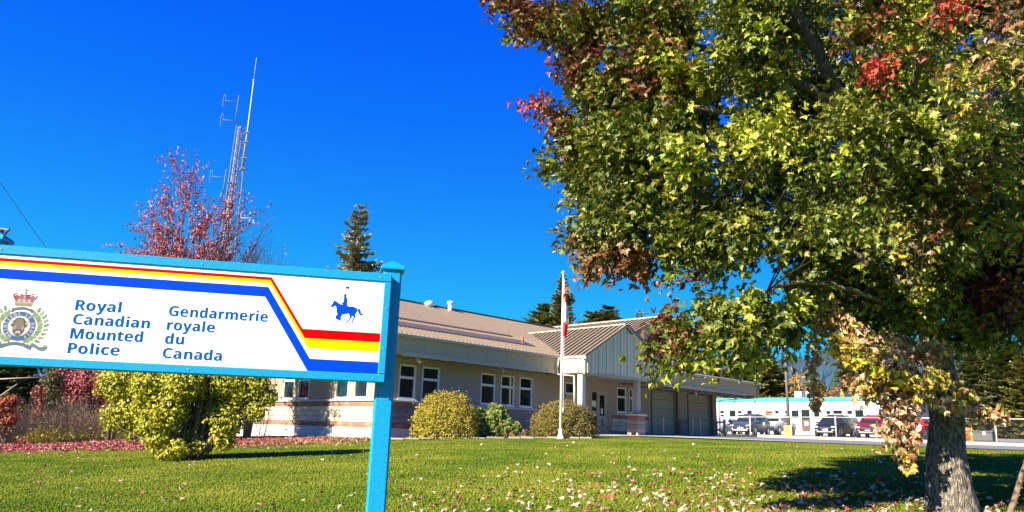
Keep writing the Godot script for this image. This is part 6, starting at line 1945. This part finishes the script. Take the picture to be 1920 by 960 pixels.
func build_car_park():
	var turn := -PI / 4
	car("parked_car", "grey-blue sport utility car parked nearest the garage corner", "car", at_bx(1408, 43.0), turn + 0.1, carpaint(0.05, 0.065, 0.10), "suv", 1.06)
	car("parked_car", "black sport utility car parked near the turquoise-roofed building's door", "car", at_bx(1566, 43.5), turn + 0.05, carpaint(0.012, 0.014, 0.018), "suv", 1.02)
	car("parked_car", "crimson sport utility car parked in front of the white building", "car", at_bx(1641, 43.5), turn + 0.12, carpaint(0.20, 0.006, 0.014), "suv", 1.02)
	car("parked_car", "red car half hidden by dried leaves beside the maple's trunk", "car", at_bx(1716, 43.5), turn + 0.1, carpaint(0.36, 0.015, 0.03), "sedan", 1.03)
	car("parked_car", "silver car behind the garage corner bollard", "car", at_bx(1358, 46.5), turn, carpaint(0.40, 0.40, 0.41), "sedan", 1.02)
	car("pickup_truck", "silver pickup truck between the blue car and the light pole", "truck", at_bx(1458, 49.0), turn + 0.05, carpaint(0.48, 0.48, 0.49), "pickup", 0.95)
	car("parked_van", "white van behind the black car", "van", at_bx(1574, 49.0), turn, carpaint(0.66, 0.67, 0.70), "suv", 1.12)
	# chain-link fence: posts, rail, wire
	var a := at_bx(1336, 39.6, 822); var b := at_bx(1990, 39.6, 826)
	var f := thing("chain_link_fence", "waist-high galvanised chain-link fence between the drive and the parked cars", "fence", a)
	var steel := mat(0.62, 0.63, 0.63, 0.4, 0.3)
	var n := int(a.distance_to(b) / 3.05)
	var tops := []
	for k in n + 1:
		var p := on_ground(a.lerp(b, float(k) / n)) - a
		var st := ST(true)
		tube(st, [p + Vector3(0, -0.2, 0), p + Vector3(0, 1.55, 0)], [0.045, 0.045], 8)
		ball(st, p + Vector3(0, 1.57, 0), Vector3(0.05, 0.04, 0.05))
		obj("post", st, steel, f)
		tops.append(p + Vector3(0, 1.5, 0))
	var st := ST(true)
	for k in n: tube(st, [tops[k], tops[k + 1]], [0.03, 0.03], 6)
	obj("top_rail", st, steel, f)
	st = ST()
	for k in n:
		var p: Vector3 = tops[k]; var q: Vector3 = tops[k + 1]
		for j in 18:
			for s in [0, 1]:
				var t0 := j / 18.0
				var t1 := t0 + (0.48 if s == 0 else -0.48)
				var lo := p.lerp(q, t0) - Vector3(0, 1.44, 0)
				if t1 < 0 or t1 > 1:
					var cut := clampf(t1, 0, 1)
					tube(st, [lo, p.lerp(q, cut) - Vector3(0, 1.44 * (1.0 - absf(cut - t0) / 0.48), 0)], [0.0028, 0.0028], 3)
					tube(st, [p.lerp(q, 1.0 - cut) - Vector3(0, 1.44 * (1.0 - absf(cut - t0) / 0.48), 0), p.lerp(q, 1.0 - cut + t1 - cut)], [0.0028, 0.0028], 3)
				else:
					tube(st, [lo, p.lerp(q, t1)], [0.0028, 0.0028], 3)
	var wire := obj("wire_mesh", st, mat(0.22, 0.225, 0.225, 0.5, 0.3), f)
	wire.set_meta("kind", "stuff")
	for k in n:
		for h in [[0.35, 0.55], [0.8, 0.95]]:
			if (k * 7 + int(h[0] * 10)) % 3 == 0: continue
			st = ST()
			var p: Vector3 = (tops[k] as Vector3).lerp(tops[k + 1], h[0]) + Vector3(-0.02, -h[1], 0.02)
			box(st, Transform3D(Basis(Vector3.UP, -PI / 4), p), Vector3(0.16, 0.2, 0.006))
			obj("reflector_plate", st, mat(0.72, 0.72, 0.70, 0.5), f)
	# light pole on its yellow footing
	var lp := at_bx(1480, 40.6, 818)
	var l := thing("light_pole", "tall grey car-park light pole with a yellow painted concrete footing", "light pole", lp)
	var h := P(1470, 652, -lp.z).y - lp.y
	st = ST(true)
	tube(st, [Vector3(0, 0.8, 0), Vector3(0, h, 0)], [0.13, 0.08], 10)
	obj("pole", st, mat(0.10, 0.095, 0.085, 0.7), l)
	st = ST()
	box(st, Transform3D(Basis(Vector3.UP, PI / 4), Vector3(0, 0.4, 0)), Vector3(0.6, 0.9, 0.6), 0.05)
	obj("footing", st, nmat(Color(0.62, 0.46, 0.06), Color(0.74, 0.58, 0.12), 1.0, 0.7, 0.3, 0.05, 141), l)
	st = ST()
	box(st, Transform3D(Basis(Vector3.UP, 0.8), Vector3(0, h + 0.08, 0.15)), Vector3(0.35, 0.16, 0.8), 0.05)
	obj("lamp_head", st, mat(0.25, 0.25, 0.25, 0.5), l)
	# cable reel, cone and bin by the fence
	var rp := at_bx(1815, 41.2, 824)
	var r := thing("cable_reel", "round orange cable reel standing behind the fence", "reel", rp, -PI / 4)
	var orange := mat(0.75, 0.17, 0.02, 0.5)
	for z in [-0.2, 0.2]:
		st = ST(); tube(st, [Vector3(0, 0.45, z - 0.03), Vector3(0, 0.45, z + 0.03)], [0.45, 0.45], 22); obj("flange", st, orange, r)
	st = ST(true); tube(st, [Vector3(0, 0.45, -0.17), Vector3(0, 0.45, 0.17)], [0.3, 0.3], 18); obj("cable_coil", st, mat(0.5, 0.12, 0.03, 0.7), r)
	st = ST(true); tube(st, [Vector3(0, 0.45, 0.23), Vector3(0, 0.45, 0.26)], [0.1, 0.1], 12); obj("hub", st, mat(0.4, 0.08, 0.02, 0.6), r)
	var cp := at_bx(1824, 40.9, 824)
	var c := thing("traffic_cone", "orange traffic cone with a white collar next to the reel", "cone", cp, -PI / 4)
	st = ST(); lathe(st, [Vector2(0.15, 0.05), Vector2(0.105, 0.4)], 16); lathe(st, [Vector2(0.075, 0.62), Vector2(0.03, 0.95), Vector2(0.001, 0.96)], 16); obj("body", st, orange, c)
	st = ST(); lathe(st, [Vector2(0.106, 0.4), Vector2(0.076, 0.62)], 16); obj("collar", st, mat(0.8, 0.8, 0.8, 0.4), c)
	st = ST(); bx(st, Vector3(-0.2, 0, -0.2), Vector3(0.2, 0.05, 0.2), 0.01); obj("foot", st, orange, c)
	var bp := at_bx(1845, 41.0, 824)
	var bin := thing("grit_bin", "dark grey lidded grit bin behind the fence", "bin", bp, -PI / 4)
	st = ST(); bx(st, Vector3(-0.6, 0.02, -0.35), Vector3(0.6, 0.62, 0.35), 0.04); obj("tub", st, mat(0.07, 0.08, 0.08, 0.6), bin)
	st = ST(); bx(st, Vector3(-0.65, 0.625, -0.4), Vector3(0.65, 0.7, 0.4), 0.03); obj("lid", st, mat(0.11, 0.12, 0.12, 0.6), bin)
	# bollards before the garage doors
	var names := ["first bollard along, before the near garage door", "second bollard along, at the pier between the garage doors", "third bollard along, before the far garage door", "bollard at the garage corner, by the parked blue car"]
	var k := 0
	for u in [1243, 1298, 1313, 1359]:
		var p := at_bz(u, 1.6, 816)
		var bo := thing("bollard", "pale yellow " + names[k], "bollard", p, 0.0, "bollards before the garage doors")
		st = ST(true); tube(st, [Vector3(0, -0.1, 0), Vector3(0, 1.0, 0)], [0.085, 0.085], 14); obj("post", st, nmat(Color(0.42, 0.40, 0.22), Color(0.50, 0.47, 0.27), 0.6, 0.7, 0.0, 0.05, 143) if k == 0 else bollard_paint, bo)
		if k == 0: bollard_paint = bo.get_child(0).material_override
		st = ST(); ball(st, Vector3(0, 1.0, 0), Vector3(0.085, 0.05, 0.085), 14, 6); obj("cap", st, bollard_paint, bo)
		k += 1

var bollard_paint: Material

# ---------------------------------------------------------------- small things
func garland(label: String, x0: float, x1: float, y: float, z: float, swags: int):
	var s := thing("string_lights", label, "string lights", station.position, PI / 4, "string lights under the eaves")
	var wire := []
	var r := []
	for k in swags * 8 + 1:
		var t := float(k) / (swags * 8)
		wire.append(Vector3(lerpf(x0, x1, t), y - 0.16 * sin(PI * fmod(k / 8.0, 1.0)) * (0.7 + 0.3 * sin(k)), z)); r.append(0.008)
	var st := ST()
	tube(st, wire, r, 4)
	obj("wire", st, mat(0.06, 0.06, 0.05), s)
	var bulb: Mesh
	for k in range(1, wire.size(), 2):
		if bulb == null:
			st = ST(true); ball(st, Vector3(0, -0.05, 0), Vector3(0.035, 0.05, 0.035), 8, 6)
			st.generate_normals(); bulb = st.commit()
		inst("bulb", bulb, mat(0.38, 0.33, 0.23, 0.3), s).position = wire[k]

func build_small_things():
	garland("string of small bulbs looped under the main eaves above the office windows", 0.3, 9.9, 2.84, 0.7, 9)
	garland("string of small bulbs looped under the porch gable over the front door", 10.4, 16.5, 2.78, 2.35, 6)
	garland("string of small bulbs looped under the canopy over the garage doors", 16.9, 26.0, 2.66, 2.3, 8)
	# edging stones along the shrubs
	var e := thing("stone_edging", "low edging of pale flat stones between the lawn and the shrubs", "edging", B(0.3, -FLOOR, 3.2))
	var u := 742.0
	var st: SurfaceTool
	while u < 1105.0:
		var p := on_ground(P(u, 822, 29.2 + (u - 742) * 0.0035))
		st = ST()
		var l := rnd(0.45, 0.75)
		box(st, Transform3D(Basis(Vector3.UP, rnd(-0.12, 0.12)), p - e.position + Vector3(0, 0.03, 0)), Vector3(l, rnd(0.06, 0.12), 0.22), 0.03)
		obj("edging_stone", st, [mat(0.24, 0.20, 0.15, 0.9), mat(0.20, 0.17, 0.13, 0.9), mat(0.30, 0.26, 0.20, 0.9)][rng.randi_range(0, 2)], e)
		u += l * 46.0 + 2.0
	# leaning wooden stake
	var sp := on_ground(P(1884, 962, 8.7))
	var s := thing("wooden_stake", "weathered knotty wooden stake leaning beside the maple's trunk", "stake", sp)
	st = ST(true)
	var tip := P(1935, 835, 8.6) - sp
	var foot := Vector3(-0.03, -0.12, 0)
	tube(st, [foot, foot.lerp(tip, 0.3) + Vector3(0.01, 0, 0), foot.lerp(tip, 0.6), foot.lerp(tip, 1.0), foot.lerp(tip, 1.5)], [0.034, 0.032, 0.03, 0.028, 0.022], 10, 0.12)
	var bark := nmat(Color(0.16, 0.11, 0.07), Color(0.30, 0.22, 0.15), 0.3, 0.9, 0.5, 0.06, 151)
	obj("pole", st, bark, s)
	for k in 9:
		st = ST()
		var q := foot.lerp(tip, 0.3 + k * 0.09)
		tube(st, [q, q + Vector3(0.045, 0.01, 0.02)], [0.012, 0.007], 5)
		obj("knot", st, mat(0.34, 0.27, 0.18, 0.8), s)
	# overhead wire and a lamp head at the edge of the view
	var w := thing("overhead_wire", "thin dark overhead wire slanting down behind the sign", "wire", Vector3.ZERO)
	st = ST()
	var a := P(-60, 250, 26.0); var b := P(180, 585, 30.0)
	var pts := []
	var rr := []
	for k in 9:
		pts.append(a.lerp(b, k / 8.0) - Vector3(0, 0.18 * sin(PI * k / 8.0), 0)); rr.append(0.010)
	tube(st, pts, rr, 4)
	obj("cable", st, mat(0.03, 0.05, 0.09, 0.6), w)
	var lb := on_ground(P(-70, 800, 24.0))
	var l := thing("street_lamp", "dark street lamp whose head just enters the picture's edge", "street lamp", lb)
	var hy := P(-5, 430, 24.0) - lb
	st = ST(true); tube(st, [Vector3(0, -0.3, 0), Vector3(0, hy.y - 0.3, 0), Vector3(0.25, hy.y, 0), Vector3(hy.x - 0.3, hy.y + 0.06, hy.z)], [0.09, 0.06, 0.045, 0.04], 8); obj("pole", st, mat(0.08, 0.08, 0.09, 0.5), l)
	st = ST(); box(st, Transform3D(Basis(Vector3(0, 0, 1), -0.35), Vector3(hy.x, hy.y - 0.02, hy.z)), Vector3(0.45, 0.14, 0.2), 0.05); obj("lamp_head", st, mat(0.05, 0.05, 0.06, 0.5), l)

# ---------------------------------------------------------------- grass and fallen leaves
func build_grass():
	var st := ST()
	for k in 8:
		var a := TAU * k / 8 + 0.4 * sin(k * 5.0)
		var o := Vector3(cos(a) * 0.5, 0, sin(a) * 0.5) * (0.4 + 0.5 * absf(sin(k * 3.0)))
		var lean := Vector3(cos(a * 1.7 + 1.0), 0, sin(a * 1.7 + 1.0)) * 0.45
		var side := Vector3(-lean.z, 0, lean.x).normalized() * 0.075
		var h := 0.75 + 0.35 * sin(k * 7.0)
		var m := o + lean * 0.35 + Vector3(0, h * 0.6, 0)
		quad(st, o - side, o + side, m + side * 0.7, m - side * 0.7)
		tri(st, m - side * 0.7, m + side * 0.7, o + lean + Vector3(0, h, 0))
	st.generate_normals()
	var tuft := st.commit()
	var xs := []
	var cs := []
	rng.seed = 77
	var made := 0
	while made < 230000:
		# even in the picture's depth, thinner further off
		var d := 7.2 * pow(36.0 / 7.2, pow(rng.randf(), 0.8))
		var x := rnd(-0.74, 0.74) * d
		made += 1
		var q := to_b(Vector3(x, 0, -d))
		if q.y < 3.2 and q.x > 0.0 and q.x < 40.0: continue
		if q.x > 17.3 and q.y > -1.0: continue
		if q.x < 0.2 and q.x > -20.0 and q.y < -16.2: continue
		if q.x > 13.0 and q.y < 4.4: continue
		if q.x > -0.2 and q.x < 28.0 and q.y < 0.3 and q.y > -17.0: continue
		if q.y > 4.0 and q.y < 11.2 and q.x > lerpf(13.0, 17.4, (q.y - 4.3) / 6.7): continue
		var g := G(x, -d)
		var s := rnd(0.024, 0.042) * (1.0 + d * 0.014)
		xs.append(Transform3D(Basis(Vector3.UP, rnd(0, TAU)).scaled(Vector3(s * 1.9, s * (0.85 - d * 0.011), s * 1.9)), Vector3(x, g - 0.004, -d)))
		var patchy := hill_noise.get_noise_2d(x * 0.22, d * 0.22) * 0.8 + hill_noise.get_noise_2d(x * 0.8, d * 0.8) * 0.5 + hill_noise.get_noise_2d(x * 2.6, d * 2.6) * 0.14 + 0.45
		var c := mixc(Color(0.118, 0.205, 0.014), Color(0.315, 0.345, 0.04), clampf(patchy, 0, 1))
		if rng.randf() < 0.02 + 0.10 * clampf(patchy - 0.6, 0, 1): c = Color(0.42, 0.36, 0.13)
		cs.append(vary(c, 0.11))
	var gr := scatter("grass", tuft, leaf_mat(0.75, 0.35, 0.2), xs, cs, self)
	gr.set_meta("label", "mown green grass of the lawn")
	# leaves on the lawn
	var pale := [Color(0.66, 0.52, 0.38), Color(0.76, 0.66, 0.52), Color(0.42, 0.22, 0.11), Color(0.42, 0.05, 0.05), Color(0.34, 0.14, 0.07), Color(0.60, 0.46, 0.30), Color(0.66, 0.42, 0.36), Color(0.14, 0.06, 0.03)]
	leaf_x = []
	leaf_c = []
	var ml := maple_leaf(1.6, 0.08)
	var maple_leaf_curled := maple_leaf(3.0, -0.12)
	for k in 1500:
		var d := 0.0
		var x := 0.0
		if k < 1150:
			# thickest under the edge of the crown
			d = 8.2 + absf(rng.randfn(0.0, 2.6))
			x = 3.3 + rng.randfn(0.0, 2.3)
			if x > 6.5 or x < -3.5: continue
		else:
			d = rnd(8.4, 27.0)
			x = rnd(-0.7, 0.7) * d
			if to_b(Vector3(x, 0, -d)).x > 17.0: continue
			if to_b(Vector3(x, 0, -d)).y < 3.5 and to_b(Vector3(x, 0, -d)).x > 0: continue
		var p := Vector3(x, G(x, -d) + rnd(0.02, 0.045), -d)
		leaf_x.append(leaf_xf(p, Vector3(0, 1, 0) + rdir() * 0.6, rdir(), rnd(0.036, 0.062)))
		leaf_c.append(vary(pale[rng.randi_range(0, pale.size() - 1)], 0.15))
	var order := []
	for i in leaf_x.size():
		var sc := screen(leaf_x[i].origin)
		if sc.x > 0 and sc.x < 1920 and sc.y < 960:
			order.append(Vector2(-leaf_x[i].origin.z, i))
	order.sort()
	var shades := {}
	var single := {}
	for k in mini(290, order.size()):
		var i := int(order[k].y)
		single[i] = true
		var c: Color = leaf_c[i]
		var key := Vector3i(int(c.r * 10), int(c.g * 10), int(c.b * 10))
		if not shades.has(key):
			var m := leaf_mat()
			m.vertex_color_use_as_albedo = false
			m.albedo_color = (c * PLANT).linear_to_srgb()
			shades[key] = m
		inst("fallen_leaf", ml if i % 2 else maple_leaf_curled, shades[key], lawn).transform = leaf_x[i]
	var fx := []
	var fc := []
	for i in leaf_x.size():
		if not single.has(i):
			fx.append(leaf_x[i]); fc.append(leaf_c[i])
	# the red carpet below the trees behind the sign
	var carpet := [Color(0.38, 0.025, 0.045), Color(0.44, 0.07, 0.08), Color(0.30, 0.02, 0.035), Color(0.62, 0.34, 0.30), Color(0.36, 0.13, 0.07)]
	for k in 26000:
		var a := rnd(0, TAU)
		var q := Vector2(cos(a), sin(a)) * pow(rng.randf(), 0.55) * (1.0 + 0.16 * rng.randfn())
		var x := -12.5 + q.x * 8.0
		var d := 31.0 + q.y * 8.0 + (x + 12.5) * 0.1
		if to_b(Vector3(x, 0, -d)).x > -0.3: continue
		if hill_noise.get_noise_2d(x * 0.7, d * 0.7) > 0.28 * (1.6 - q.length()): continue
		fx.append(leaf_xf(Vector3(x, G(x, -d) + rnd(0.02, 0.07), -d), Vector3(0, 1, 0) + rdir() * 0.8, rdir(), rnd(0.04, 0.075)))
		var t := clampf((x + 11.0) / 6.0, 0.0, 1.0)
		var c: Color = carpet[rng.randi_range(0, 4)]
		fc.append(vary(mixc(c, Color(0.42, 0.24, 0.10), t * 0.75), 0.2))
	scatter("fallen_leaves", ml, leaf_mat(0.55, 0.3, 0.5), fx, fc, lawn)
	leaf_x = []
	leaf_c = []
